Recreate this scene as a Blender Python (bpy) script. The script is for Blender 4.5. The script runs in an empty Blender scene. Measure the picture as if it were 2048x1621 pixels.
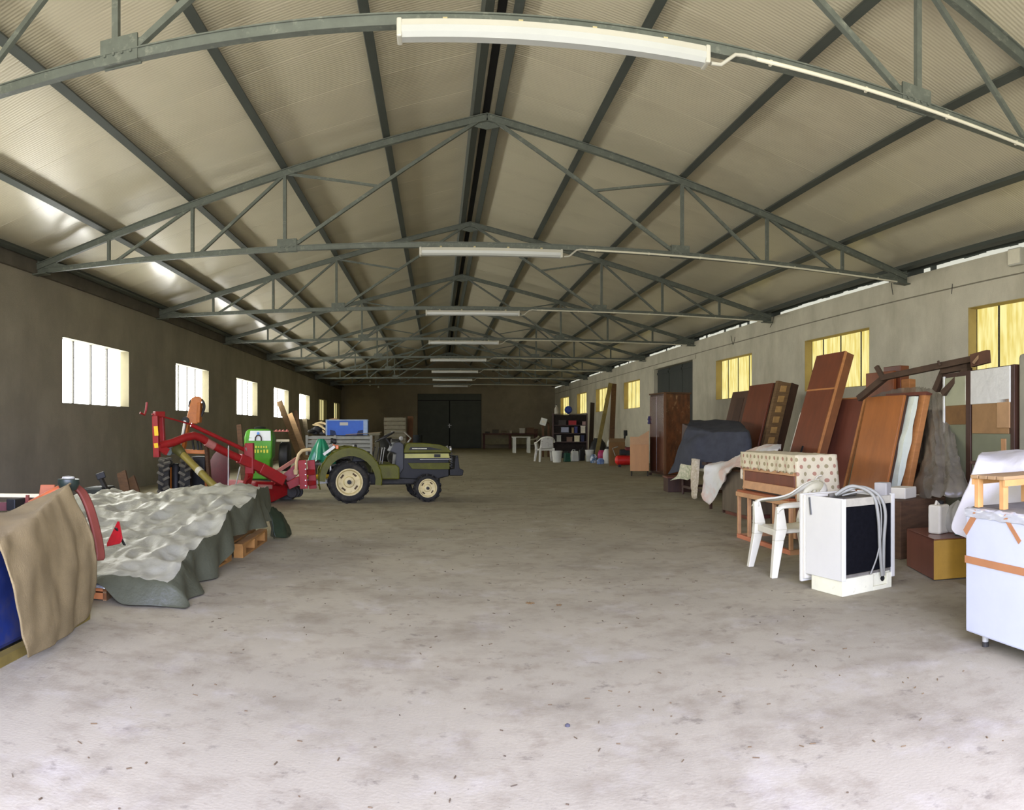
import bpy, math, random
from mathutils import Vector, Matrix, noise
from math import sin, cos, pi, radians, sqrt, tan

# ------------------------------------------------------------------ camera, world, lights, exposure
SC = bpy.context.scene
COL = SC.collection
FPX, XV, YH, EYE = 1460.0, 875.0, 858.0, 1.352      # the photo is a cylindrical sweep: px per radian, axis, horizon, eye height

cam_d = bpy.data.cameras.new('camera')
cam = bpy.data.objects.new('camera', cam_d)
COL.objects.link(cam)
cam.location = (0, 0, EYE)
cam.rotation_euler = (pi / 2, 0, 0)
cam_d.type = 'PANO'
cam_d.panorama_type = 'CENTRAL_CYLINDRICAL'
cam_d.central_cylindrical_range_u_min = (0 - XV) / FPX
cam_d.central_cylindrical_range_u_max = (2048 - XV) / FPX
cam_d.central_cylindrical_range_v_min = (YH - 1621) / FPX
cam_d.central_cylindrical_range_v_max = YH / FPX
cam_d.central_cylindrical_radius = 1.0
cam_d.clip_start = 0.05
cam_d.clip_end = 300
SC.camera = cam

SC.view_settings.view_transform = 'Standard'
SC.view_settings.look = 'None'
SC.view_settings.gamma = 1.0
SC.view_settings.use_curve_mapping = False
SC.view_settings.exposure = -0.07
SKY, PANE_L, PANE_R = 15.0, 22.0, 1.12


def lin(c):
    r = []
    for x in c:
        x /= 255.0
        r.append(x / 12.92 if x <= 0.04045 else ((x + 0.055) / 1.055) ** 2.4)
    return (r[0], r[1], r[2], 1.0)


world = bpy.data.worlds.new('daylight')
SC.world = world
world.use_nodes = True
wn = world.node_tree
wn.nodes.clear()
_o = wn.nodes.new('ShaderNodeOutputWorld')
_b = wn.nodes.new('ShaderNodeBackground')
_g = wn.nodes.new('ShaderNodeTexCoord')
_s = wn.nodes.new('ShaderNodeSeparateXYZ')
_r = wn.nodes.new('ShaderNodeValToRGB')
_m = wn.nodes.new('ShaderNodeMapRange')
_m.inputs['From Min'].default_value = -1
_m.inputs['From Max'].default_value = 1
wn.links.new(_g.outputs['Generated'], _s.inputs[0])
wn.links.new(_s.outputs['Z'], _m.inputs['Value'])
wn.links.new(_m.outputs['Result'], _r.inputs['Fac'])
e = _r.color_ramp.elements
e[0].position = 0.0
e[0].color = (0.70, 0.68, 0.62, 1)
e[1].position = 1.0
e[1].color = (1.56, 1.62, 2.85, 1)
for p, c in ((0.49, (0.74, 0.72, 0.66, 1)), (0.505, (0.80, 0.86, 1.05, 1)), (0.62, (0.93, 1.01, 1.58, 1))):
    k = _r.color_ramp.elements.new(p)
    k.color = c
wn.links.new(_r.outputs['Color'], _b.inputs['Color'])
_b.inputs['Strength'].default_value = SKY
wn.links.new(_b.outputs['Background'], _o.inputs['Surface'])

# the open front doorway behind the photographer lets the sky in
FRONT_Y, BACK_Y, WL, WR = -0.8, 50.6, -6.72, 8.2
DOOR = (-3.8, 3.6, 4.15)
_pd = bpy.data.lights.new('doorway_daylight', 'AREA')
_pd.shape = 'RECTANGLE'
_pd.size, _pd.size_y = DOOR[1] - DOOR[0], DOOR[2]
_pd.cycles.is_portal = True
_po = bpy.data.objects.new('doorway_daylight', _pd)
_po.location = ((DOOR[0] + DOOR[1]) / 2, FRONT_Y - 0.15, DOOR[2] / 2)
_po.rotation_euler = (pi / 2, 0, 0)
COL.objects.link(_po)

random.seed(7)


# ------------------------------------------------------------------ helpers
def th(px):
    return (px - XV) / FPX


def fl(px, py):
    """floor point seen at a pixel"""
    r = EYE * FPX / (py - YH)
    return Vector((r * sin(th(px)), r * cos(th(px)), 0))


def ar(px, py, rho):
    return Vector((rho * sin(th(px)), rho * cos(th(px)), EYE + (YH - py) / FPX * rho))


def aY(px, py, Y):
    return ar(px, py, Y / cos(th(px)))


def aX(px, py, X):
    return ar(px, py, X / sin(th(px)))


def V(*a):
    return Vector(a)


MATS = {}


def M(name, c, rough=0.7, var=0.12, scale=6.0, bump=0.0, metal=0.0, c2=None, st=(1, 1, 1), spec=0.4, bscale=None, detail=5, thr=None, coat=0, emit=0, alpha=1.0):
    if name in MATS:
        return MATS[name]
    m = bpy.data.materials.new(name)
    m.use_nodes = True
    n, l = m.node_tree.nodes, m.node_tree.links
    bs = n['Principled BSDF']
    bs.inputs['Roughness'].default_value = rough
    bs.inputs['Metallic'].default_value = metal
    bs.inputs['Specular IOR Level'].default_value = spec
    bs.inputs['Coat Weight'].default_value = coat
    bs.inputs['Alpha'].default_value = alpha
    tc = n.new('ShaderNodeTexCoord')
    mp = n.new('ShaderNodeMapping')
    mp.inputs['Scale'].default_value = st
    l.new(tc.outputs['Object'], mp.inputs[0])
    no = n.new('ShaderNodeTexNoise')
    no.inputs['Scale'].default_value = scale
    no.inputs['Detail'].default_value = detail
    no.inputs['Roughness'].default_value = 0.62
    l.new(mp.outputs[0], no.inputs['Vector'])
    a = lin(c)
    if c2 is None:
        lo = [max(0, x * (1 - var)) for x in a[:3]] + [1]
        hi = [min(1, x * (1 + var)) for x in a[:3]] + [1]
    else:
        lo, hi = a, lin(c2)
    rp = n.new('ShaderNodeValToRGB')
    t = thr or (0.32, 0.68)
    rp.color_ramp.elements[0].position, rp.color_ramp.elements[1].position = t
    rp.color_ramp.elements[0].color, rp.color_ramp.elements[1].color = lo, hi
    l.new(no.outputs['Fac'], rp.inputs['Fac'])
    l.new(rp.outputs['Color'], bs.inputs['Base Color'])
    if emit:
        l.new(rp.outputs['Color'], bs.inputs['Emission Color'])
        bs.inputs['Emission Strength'].default_value = emit
    if bump:
        bp = n.new('ShaderNodeBump')
        bp.inputs['Strength'].default_value = bump
        bp.inputs['Distance'].default_value = 0.02
        src = no
        if bscale:
            src = n.new('ShaderNodeTexNoise')
            src.inputs['Scale'].default_value = bscale
            src.inputs['Detail'].default_value = 4
            l.new(mp.outputs[0], src.inputs['Vector'])
        l.new(src.outputs['Fac'], bp.inputs['Height'])
        l.new(bp.outputs['Normal'], bs.inputs['Normal'])
    MATS[name] = m
    return m


def stains(m, c, scale, lo, hi, st=(1, 1, 1), amount=1.0, seed=0.0):
    """lay a second, blotchy colour over a material"""
    n, l = m.node_tree.nodes, m.node_tree.links
    bs = n['Principled BSDF']
    old = bs.inputs['Base Color'].links[0].from_socket
    tc = n.new('ShaderNodeTexCoord')
    mp = n.new('ShaderNodeMapping')
    mp.inputs['Scale'].default_value = st
    mp.inputs['Location'].default_value = (seed, seed * 1.7, seed * 0.6)
    l.new(tc.outputs['Object'], mp.inputs[0])
    no = n.new('ShaderNodeTexNoise')
    no.inputs['Scale'].default_value = scale
    no.inputs['Detail'].default_value = 6
    no.inputs['Roughness'].default_value = 0.65
    l.new(mp.outputs[0], no.inputs['Vector'])
    mr = n.new('ShaderNodeMapRange')
    mr.inputs['From Min'].default_value = lo
    mr.inputs['From Max'].default_value = hi
    mr.inputs['To Max'].default_value = amount
    l.new(no.outputs['Fac'], mr.inputs['Value'])
    mx = n.new('ShaderNodeMix')
    mx.data_type = 'RGBA'
    l.new(mr.outputs['Result'], mx.inputs['Factor'])
    l.new(old, mx.inputs[6])
    mx.inputs[7].default_value = lin(c)
    l.new(mx.outputs[2], bs.inputs['Base Color'])
    return m


def glow(name, c, strength, c2=None, scale=2.0, st=(1, 1, 1)):
    """a lit window sheet: daylight coming through"""
    m = bpy.data.materials.new(name)
    m.use_nodes = True
    n, l = m.node_tree.nodes, m.node_tree.links
    n.clear()
    o = n.new('ShaderNodeOutputMaterial')
    em = n.new('ShaderNodeEmission')
    em.inputs['Strength'].default_value = strength
    tc = n.new('ShaderNodeTexCoord')
    mp = n.new('ShaderNodeMapping')
    mp.inputs['Scale'].default_value = st
    no = n.new('ShaderNodeTexNoise')
    no.inputs['Scale'].default_value = scale
    no.inputs['Detail'].default_value = 6
    rp = n.new('ShaderNodeValToRGB')
    rp.color_ramp.elements[0].position, rp.color_ramp.elements[1].position = 0.35, 0.62
    rp.color_ramp.elements[0].color, rp.color_ramp.elements[1].color = lin(c2 or c), lin(c)
    l.new(tc.outputs['Object'], mp.inputs[0])
    l.new(mp.outputs[0], no.inputs['Vector'])
    l.new(no.outputs['Fac'], rp.inputs['Fac'])
    l.new(rp.outputs['Color'], em.inputs['Color'])
    l.new(em.outputs[0], o.inputs['Surface'])
    return m


def rot(axis, deg):
    return Matrix.Rotation(radians(deg), 3, axis)


class MB:
    """collects simple solids into one mesh"""

    def __init__(s):
        s.v, s.f = [], []

    def add(s, vs, fs):
        o = len(s.v)
        s.v += [Vector(p) for p in vs]
        s.f += [[i + o for i in f] for f in fs]
        return s

    def hexa(s, b, t):
        """bottom ring of 4 and top ring of 4, both counter-clockwise from above"""
        return s.add(list(b) + list(t), [[3, 2, 1, 0], [4, 5, 6, 7], [0, 1, 5, 4], [1, 2, 6, 5], [2, 3, 7, 6], [3, 0, 4, 7]])

    def box(s, c, d, R=None):
        c = Vector(c)
        x, y, z = d[0] / 2, d[1] / 2, d[2] / 2
        q = [V(-x, -y, -z), V(x, -y, -z), V(x, y, -z), V(-x, y, -z), V(-x, -y, z), V(x, -y, z), V(x, y, z), V(-x, y, z)]
        if R is not None:
            q = [R @ p for p in q]
        q = [p + c for p in q]
        return s.hexa(q[:4], q[4:])

    def b2(s, a, b):
        lo = [min(a[i], b[i]) for i in range(3)]
        hi = [max(a[i], b[i]) for i in range(3)]
        return s.box([(lo[i] + hi[i]) / 2 for i in range(3)], [hi[i] - lo[i] for i in range(3)])

    def bar(s, a, b, w, h, up=(0, 0, 1)):
        a, b = Vector(a), Vector(b)
        d = (b - a).normalized()
        u = Vector(up)
        if abs(d.dot(u)) > 0.97:
            u = V(0, 1, 0)
        x = d.cross(u).normalized()
        z = x.cross(d)
        q = lambda p: [p - x * w / 2 - z * h / 2, p + x * w / 2 - z * h / 2, p + x * w / 2 + z * h / 2, p - x * w / 2 + z * h / 2]
        A, B = q(a), q(b)
        return s.add(A + B, [[0, 1, 2, 3], [7, 6, 5, 4], [0, 4, 5, 1], [1, 5, 6, 2], [2, 6, 7, 3], [3, 7, 4, 0]])

    def tube(s, pts, r, n=8, close=False):
        pts = [Vector(p) for p in pts]
        rr = r if isinstance(r, (list, tuple)) else [r] * len(pts)
        rings = []
        prev = None
        for i, p in enumerate(pts):
            if i == 0:
                d = pts[1] - pts[0]
            elif i == len(pts) - 1:
                d = pts[-1] - pts[-2]
            else:
                d = (pts[i + 1] - pts[i]).normalized() + (pts[i] - pts[i - 1]).normalized()
            d = d.normalized() if d.length > 1e-9 else V(0, 0, 1)
            if prev is None:
                u = V(0, 0, 1) if abs(d.z) < 0.9 else V(1, 0, 0)
                x = d.cross(u).normalized()
            else:
                x = (prev - d * prev.dot(d)).normalized()
            prev = x
            y = d.cross(x)
            rings.append([p + (x * cos(2 * pi * k / n) + y * sin(2 * pi * k / n)) * rr[i] for k in range(n)])
        vs = [q for g in rings for q in g]
        fs = []
        for i in range(len(pts) - 1):
            for k in range(n):
                k2 = (k + 1) % n
                fs.append([i * n + k, i * n + k2, (i + 1) * n + k2, (i + 1) * n + k])
        fs.append(list(range(n))[::-1])
        fs.append([(len(pts) - 1) * n + k for k in range(n)])
        return s.add(vs, fs)

    def lathe(s, prof, n=24, mat=None, cap=True):
        """profile of (radius, height) turned round z; mat places it"""
        vs, fs = [], []
        for r, z in prof:
            for k in range(n):
                a = 2 * pi * k / n
                p = V(r * cos(a), r * sin(a), z)
                vs.append(mat @ p if mat else p)
        for i in range(len(prof) - 1):
            for k in range(n):
                k2 = (k + 1) % n
                fs.append([i * n + k, i * n + k2, (i + 1) * n + k2, (i + 1) * n + k])
        if cap and prof[0][0] > 1e-6:
            fs.append(list(range(n))[::-1])
        if cap and prof[-1][0] > 1e-6:
            fs.append([(len(prof) - 1) * n + k for k in range(n)])
        return s.add(vs, fs)

    def prism(s, poly, d, mat=None):
        """polygon in local xy pushed along local z by d"""
        n = len(poly)
        vs = [V(p[0], p[1], 0) for p in poly] + [V(p[0], p[1], d) for p in poly]
        if mat:
            vs = [mat @ p for p in vs]
        fs = [list(range(n))[::-1], [n + i for i in range(n)]]
        for i in range(n):
            j = (i + 1) % n
            fs.append([i, j, n + j, n + i])
        return s.add(vs, fs)

    def grid(s, rows):
        """a sheet through rows of points"""
        m, n = len(rows), len(rows[0])
        vs = [p for r in rows for p in r]
        fs = [[i * n + j, i * n + j + 1, (i + 1) * n + j + 1, (i + 1) * n + j] for i in range(m - 1) for j in range(n - 1)]
        return s.add(vs, fs)


FR = {}                                     # matrices of the Empties


def plain(n):
    return n


def obj(name, mb, m, parent=None, world=False, bev=0.0, smooth=None, solid=0.0, sub=0, thing=None, kind=None, base=True):
    """link one mesh object; world=True means the vertices are in world space"""
    vs = mb.v
    loc = V(0, 0, 0)
    if parent is not None:
        if world:
            inv = FR[parent.name].inverted()
            vs = [inv @ p for p in vs]
    elif base:
        lo = [min(p[i] for p in vs) for i in range(3)]
        hi = [max(p[i] for p in vs) for i in range(3)]
        loc = V((lo[0] + hi[0]) / 2, (lo[1] + hi[1]) / 2, lo[2])
        vs = [p - loc for p in vs]
    me = bpy.data.meshes.new(name)
    me.from_pydata([tuple(p) for p in vs], [], mb.f)
    if m is not None:
        me.materials.append(m)
    if smooth is not None:
        me.polygons.foreach_set('use_smooth', [True] * len(me.polygons))
        me.set_sharp_from_angle(angle=radians(smooth))
    me.update()
    o = bpy.data.objects.new(name, me)
    o.location = loc
    COL.objects.link(o)
    if parent is not None:
        o.parent = parent
        FR[o.name] = FR[parent.name].copy()
    else:
        FR[o.name] = Matrix.Translation(loc)
    if solid:
        d = o.modifiers.new('thick', 'SOLIDIFY')
        d.thickness = solid
        d.offset = 0
    if bev:
        d = o.modifiers.new('bevel', 'BEVEL')
        d.width = bev
        d.segments = 2
        d.limit_method = 'ANGLE'
    if sub:
        d = o.modifiers.new('sub', 'SUBSURF')
        d.levels = d.render_levels = sub
    if thing:
        tag(o, *thing)
    if kind:
        o['kind'] = kind
    return o


def tag(o, label, cat, group=None, kind=None):
    o['label'] = label
    o['category'] = cat
    if group:
        o['group'] = group
    if kind:
        o['kind'] = kind
    return o


def empty(name, loc, rz=0.0, label=None, cat=None, group=None, kind=None):
    o = bpy.data.objects.new(name, None)
    o.empty_display_size = 0.1
    o.location = loc
    o.rotation_euler = (0, 0, rz)
    COL.objects.link(o)
    FR[o.name] = Matrix.Translation(Vector(loc)) @ Matrix.Rotation(rz, 4, 'Z')
    if label:
        tag(o, label, cat, group)
    if kind:
        o['kind'] = kind
    return o


def copy_tree(o, parent=None):
    c = o.copy()
    COL.objects.link(c)
    if parent is not None:
        c.parent = parent
    for ch in [x for x in bpy.data.objects if x.parent == o]:
        copy_tree(ch, c)
    return c


def label(o, text):
    o['label'] = text
    return o


ORD = ['first', 'second', 'third', 'fourth', 'fifth', 'sixth', 'seventh', 'eighth', 'ninth', 'tenth']

# ------------------------------------------------------------------ materials of the setting
m_floor = M('concrete_floor', (151, 143, 117), rough=0.85, scale=0.9, var=0.10, bump=0.12, bscale=60, detail=8)
stains(m_floor, (108, 97, 74), 1.6, 0.50, 0.70, amount=0.6)
stains(m_floor, (118, 106, 82), 6.0, 0.52, 0.70, amount=0.5, seed=14)
stains(m_floor, (190, 184, 170), 2.2, 0.54, 0.78, amount=0.35, seed=3)
stains(m_floor, (92, 82, 66), 9.0, 0.60, 0.72, amount=0.6, seed=9)
stains(m_floor, (80, 72, 60), 40.0, 0.66, 0.72, amount=0.6, seed=5)
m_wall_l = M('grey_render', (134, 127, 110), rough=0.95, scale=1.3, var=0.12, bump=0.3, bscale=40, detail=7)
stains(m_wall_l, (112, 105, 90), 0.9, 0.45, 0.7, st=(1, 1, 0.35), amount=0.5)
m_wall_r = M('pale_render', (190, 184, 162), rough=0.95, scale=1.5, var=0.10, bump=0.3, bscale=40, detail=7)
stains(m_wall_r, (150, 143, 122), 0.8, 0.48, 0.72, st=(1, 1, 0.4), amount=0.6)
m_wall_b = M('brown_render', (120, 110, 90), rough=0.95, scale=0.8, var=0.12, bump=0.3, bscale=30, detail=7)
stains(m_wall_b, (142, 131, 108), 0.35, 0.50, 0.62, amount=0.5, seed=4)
m_reveal_l = M('left_reveal', (84, 79, 60), rough=0.9, scale=3, var=0.08)  # cream set darker so the strong panes do not burn it out
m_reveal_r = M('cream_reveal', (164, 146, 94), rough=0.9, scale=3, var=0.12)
m_roof = M('roof_sheet', (194, 186, 160), rough=0.36, scale=0.7, var=0.06, spec=0.6, detail=4, coat=0.35)
stains(m_roof, (160, 150, 126), 0.5, 0.5, 0.75, amount=0.5)
m_roof.node_tree.nodes['Principled BSDF'].inputs['Coat Roughness'].default_value = 0.16
# fine ribs that run down the slope of the roof sheets
_n, _l = m_roof.node_tree.nodes, m_roof.node_tree.links
_w = _n.new('ShaderNodeTexWave')
_w.bands_direction = 'Y'
_w.inputs['Scale'].default_value = 7.0
_w.inputs['Distortion'].default_value = 0.15
_tc = _n.new('ShaderNodeTexCoord')
_l.new(_tc.outputs['Object'], _w.inputs['Vector'])
_bp = _n.new('ShaderNodeBump')
_bp.inputs['Strength'].default_value = 0.16
_bp.inputs['Distance'].default_value = 0.02
_l.new(_w.outputs['Fac'], _bp.inputs['Height'])
_l.new(_bp.outputs['Normal'], _n['Principled BSDF'].inputs['Normal'])
m_steel = M('painted_truss_steel', (88, 93, 84), rough=0.55, scale=9, var=0.14, spec=0.4)
stains(m_steel, (134, 136, 122), 14, 0.56, 0.72, amount=0.6)
m_purlin = M('galvanised_purlin', (74, 79, 73), rough=0.5, scale=5, var=0.12, st=(1, 0.2, 1), metal=0.2)
stains(m_purlin, (150, 154, 146), 6, 0.68, 0.76, st=(1, 0.5, 1), amount=0.6)
m_dark = M('dark_gap', (24, 23, 20), rough=0.9, var=0.1)
m_door = M('dark_green_door_metal', (54, 57, 52), rough=0.6, scale=3, var=0.12)
m_door_b = M('back_door_metal', (62, 64, 54), rough=0.7, scale=1.5, var=0.15)
m_white_pl = M('white_enamel', (178, 176, 162), rough=0.4, var=0.03, spec=0.5)
m_tube = M('white_diffuser', (170, 172, 166), rough=0.3, var=0.02, spec=0.5)
g_left = glow('daylit_glass', (255, 255, 250), PANE_L)
g_left_y = glow('daylit_yellow_glass', (250, 240, 176), 1.15, (226, 208, 130), 3, (1, 3, 0.3))
g_right = glow('daylit_yellow_sheet', (254, 242, 166), PANE_R, (228, 206, 112), 3.2, (1, 4, 0.6))
g_gap = glow('daylit_gap', (236, 236, 220), 0.9)

# ------------------------------------------------------------------ the room
RX, HALF, APEX, SLOPE = 0.7425, 7.46, 6.03, 0.248
TY = [4.92, 10.92, 16.64, 22.30, 27.97, 33.66, 39.30, 45.00]


def ztop(s):
    return APEX - SLOPE * abs(s)


b = MB()
b.b2((WL - 0.4, FRONT_Y - 0.3, -0.2), (WR + 0.4, BACK_Y + 0.3, 0))
obj('floor', b, m_floor, kind='structure', base=False)

def wall_side(name, x0, x1, top, sill, head, spans, mat):
    b = MB()
    ys = [FRONT_Y]
    for a, c, *r in sorted(spans):
        ys += [a, c]
    ys.append(BACK_Y)
    for i in range(0, len(ys), 2):
        b.b2((x0, ys[i], 0), (x1, ys[i + 1], top))
    for a, c, *r in spans:
        s_, h_ = (r[0], r[1]) if r else (sill, head)
        if s_ > 0:
            b.b2((x0, a, 0), (x1, c, s_))
        b.b2((x0, a, h_), (x1, c, top))
    return obj(name, b, mat, kind='structure', base=False)


WIN_L = [(6.15, 9.05), (11.90, 14.95), (17.93, 20.75), (23.75, 26.7), (29.5, 32.5), (35.1, 38.0), (41.1, 44.0), (46.9, 49.8)]
WIN_R = [(0.7, 3.5), (6.45, 9.22), (12.2, 14.9), (17.85, 20.45), (28.8, 31.4), (34.6, 37.2), (39.6, 42.4), (45.1, 48.2)]
DOOR_R = (22.5, 26.85, 0.0, 3.62)
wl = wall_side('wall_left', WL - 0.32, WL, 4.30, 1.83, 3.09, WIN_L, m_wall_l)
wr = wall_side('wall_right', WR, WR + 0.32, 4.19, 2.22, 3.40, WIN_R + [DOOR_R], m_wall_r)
# ring-beam ledge along the right wall
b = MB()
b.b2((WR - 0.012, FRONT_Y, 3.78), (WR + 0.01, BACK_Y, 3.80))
obj('trim_1', b, M('ledge_line', (120, 114, 98), rough=0.95), kind='structure', base=False)  # thin strip in a tone darker than the wall
# glowing scalloped strip standing for daylight gaps under the right eave, and a matching dark beam on the left wall
b = MB()
y = 4.0
zt = ztop(WR - RX) + 0.17
while y < BACK_Y:
    h = 0.05 + 0.025 * random.random()
    if random.random() < 0.93 and not any(abs(y - t) < 0.5 for t in TY):
        b.b2((WR + 0.02, y, 4.191), (WR + 0.04, y + 0.165, 4.20 + h))
    y += 0.185
g = obj('daylight_strip', b, g_gap, parent=wr, world=True)
g['kind'] = 'stuff'
obj('eave_light_block', MB().b2((WR + 0.05, FRONT_Y, 4.19), (WR + 0.12, BACK_Y, 4.45)), m_purlin, parent=wr, world=True)  # dark board added behind the strip to block light
b = MB()
b.b2((WL, FRONT_Y, 4.06), (WL + 0.06, BACK_Y, 4.30))
obj('trim_2', b, M('stained_ring_beam', (84, 79, 68), rough=0.95, scale=2, var=0.2), kind='structure', base=False)

# gable walls
b = MB()
zb = 4.36


def gable(b, y0, y1, hole):
    a, c, h = hole
    b.b2((WL - 0.3, y0, 0), (a, y1, zb))
    b.b2((c, y0, 0), (WR + 0.3, y1, zb))
    b.b2((a, y0, h), (c, y1, zb))
    m = Matrix(((1, 0, 0, 0), (0, 0, 1, y0), (0, 1, 0, 0), (0, 0, 0, 1)))
    b.prism([(WL - 0.3, zb), (WR + 0.3, zb), (WR + 0.3, ztop(HALF) + 0.22), (RX, APEX + 0.30), (WL - 0.3, ztop(HALF) + 0.22)], y1 - y0, m)


gable(b, BACK_Y, BACK_Y + 0.3, (-1.38, 3.05, 3.78))
wb = obj('wall_back', b, m_wall_b, kind='structure', base=False)
b = MB()
gable(b, FRONT_Y - 0.3, FRONT_Y, DOOR)
obj('wall_front', b, m_wall_l, kind='structure', base=False)

# roof: separate sheets on both slopes
ceil_ = empty('ceiling', (0, 0, 0), kind='structure')
PW = (BACK_Y - FRONT_Y + 0.6) / 50
sl = sqrt(1 + SLOPE * SLOPE)
proto = {}
for sgn in (-1, 1):
    b = MB()
    e = 0.003
    L = HALF + 0.45
    up = V(SLOPE * sgn, 0, 1).normalized()
    for k, (i0, i1, dz0, dz1) in enumerate([(0, e, e, 0), (e, PW - e, 0, 0), (PW - e, PW, 0, e)]):
        q = lambda s, yy, dz: V(RX + sgn * s, yy, ztop(s) + 0.20) + up * dz
        bo = [q(0, i0, dz0), q(L, i0, dz0), q(L, i1, dz1), q(0, i1, dz1)]
        to = [q(0, i0, 0.08), q(L, i0, 0.08), q(L, i1, 0.08), q(0, i1, 0.08)]
        if sgn < 0:
            bo, to = bo[::-1], to[::-1]
        b.hexa(bo, to)
    for i in range(50):
        if i == 0:
            o = obj('roof_panel', b, m_roof, parent=ceil_)
            me = o.data
        else:
            o = bpy.data.objects.new('roof_panel', me)
            COL.objects.link(o)
            o.parent = ceil_
        o.location = (0, FRONT_Y - 0.3 + i * PW, 0)
b = MB()                                     # dark ridge gap under the ridge cap
b.b2((RX - 0.05, FRONT_Y - 0.3, APEX + 0.16), (RX + 0.05, BACK_Y + 0.3, APEX + 0.20))
obj('ridge_gap', b, m_dark, parent=ceil_)

# purlins: C sections running the length of the roof
SP = [0.16, 1.50, 3.06, 4.55, 6.02, 7.27]
PN = ['ridge', 'upper', 'second', 'third', 'fourth', 'eaves']
for sgn, side in ((-1, 'left'), (1, 'right')):
    for i, s in enumerate(SP):
        b = MB()
        z = ztop(s) + 0.055
        x = RX + sgn * s
        R = rot('Y', math.degrees(math.atan(SLOPE)) * sgn)
        c = V(x, (FRONT_Y + BACK_Y) / 2, z)
        Ly = BACK_Y - FRONT_Y
        wx = 0.05
        for off, d in (((sgn * wx, 0, 0.074), (0.006, Ly, 0.148)), ((0, 0, 0.003), (wx * 2, Ly, 0.006)), ((0, 0, 0.145), (wx * 2, Ly, 0.006)), ((-sgn * wx, 0, 0.012), (0.005, Ly, 0.024))):
            b.box(c + R @ Vector(off), d, R)
        txt = {'ridge': 'steel channel beam just %s of the roof ridge, full length of the shed' % side,
               'eaves': 'steel channel beam along the %s eaves, just above the wall top' % side}.get(
            PN[i], 'long steel channel roof beam, %s one down the %s roof slope from the ridge beam' % (['', 'first', 'second', 'third', 'fourth', ''][i], side))
        obj('purlin', b, m_purlin, thing=(txt, 'purlin', 'roof purlins'))

# trusses
SN = [3.06, 4.55, 6.02]
ZC = 4.10
tr = empty('roof_truss', (RX, TY[0], 0), 0)
tw = 0.07


def tp(s, z):
    return V(s, 0, z)


for sgn in (-1, 1):
    b = MB().bar(tp(0, APEX - 0.01), tp(sgn * HALF * 0.995, ztop(HALF) - 0.0), 0.07, 0.10)
    b.bar(tp(0, APEX + 0.035), tp(sgn * HALF * 0.995, ztop(HALF) + 0.045), 0.12, 0.012)
    obj('top_chord', b, m_steel, tr)
    for s in SN:
        obj('post', MB().bar(tp(sgn * s, ZC), tp(sgn * s, ztop(s)), 0.05, 0.05, (0, 1, 0)), m_steel, tr)
    for a, c in ((SN[1], SN[2]), (SN[0], SN[1])):
        obj('diagonal', MB().bar(tp(sgn * a, ztop(a) - 0.03), tp(sgn * (c - 0.10), ZC), 0.045, 0.045), m_steel, tr)
    obj('diagonal', MB().bar(tp(sgn * 0.15, APEX - 0.08), tp(sgn * (SN[0] - 0.12), ZC + 0.03), 0.05, 0.05), m_steel, tr)
    mid = tp(sgn * 1.62, APEX - 0.08 + (ZC + 0.03 - APEX + 0.08) * (1.62 - 0.15) / (SN[0] - 0.27))
    obj('strut', MB().bar(mid, tp(sgn * SN[0], ztop(SN[0]) - 0.02), 0.035, 0.035), m_steel, tr)
    b = MB().box((sgn * (SN[0] - 0.04), -0.035, ZC + 0.05), (0.30, 0.02, 0.19))
    b.box((sgn * (SN[0] - 0.04), 0.035, ZC + 0.05), (0.30, 0.02, 0.19))
    for k in range(4):
        b.lathe([(0.012, 0), (0.012, 0.015)], 6, Matrix.Translation(V(sgn * (SN[0] - 0.14 + 0.07 * k), -0.045, ZC + 0.02)) @ Matrix.Rotation(pi / 2, 4, 'X'))
    obj('gusset_plate', b, m_steel, tr)
    b = MB().prism([(0, 0), (0.62, 0), (0.62, 0.07), (0, 0.26)], 0.016, Matrix.Translation(V(sgn * (HALF - 0.02), -0.008, ZC - 0.02)) @ Matrix(((-sgn, 0, 0, 0), (0, 0, 1, 0), (0, 1, 0, 0), (0, 0, 0, 1))))
    b.box((sgn * (HALF - 0.13), 0, ZC - 0.05), (0.28, 0.18, 0.02))
    obj('bearing_plate', b, m_steel, tr)
b = MB().bar(tp(-HALF * 0.98, ZC), tp(HALF * 0.98, ZC), 0.07, 0.075)
b.bar(tp(-HALF * 0.98, ZC + 0.035), tp(HALF * 0.98, ZC + 0.035), 0.10, 0.01)
obj('bottom_chord', b, m_steel, tr)
b = MB().prism([(-0.26, -0.10), (0, -0.16), (0.26, -0.10), (0.26, 0.0), (0, 0.06), (-0.26, 0.0)], 0.02, Matrix.Translation(V(0, 0.04, APEX - 0.02)) @ Matrix.Rotation(pi / 2, 4, 'X'))
obj('ridge_plate', b, m_steel, tr)

# fluorescent battens, one under every truss, with their white conduit
fx = empty('batten_light', (0.80, TY[0] - 0.11, 3.90))
b = MB().prism([(-0.05, 0.10), (0.05, 0.10), (0.06, 0.055), (-0.06, 0.055)], 2.13, Matrix.Translation(V(-1.065, 0, 0)) @ Matrix(((0, 0, 1, 0), (1, 0, 0, 0), (0, 1, 0, 0), (0, 0, 0, 1))))
obj('housing', b, m_white_pl, fx)
b = MB().prism([(-0.062, 0.055), (0.062, 0.055), (0.058, 0.015), (0.035, -0.012), (-0.035, -0.012), (-0.058, 0.015)], 2.07, Matrix.Translation(V(-1.035, 0, 0)) @ Matrix(((0, 0, 1, 0), (1, 0, 0, 0), (0, 1, 0, 0), (0, 0, 0, 1))))
obj('diffuser', b, m_tube, fx)
for sx in (-1, 1):
    obj('end_cap', MB().box((sx * 1.05, 0, 0.045), (0.035, 0.128, 0.125)), m_white_pl, fx, bev=0.01)
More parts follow.
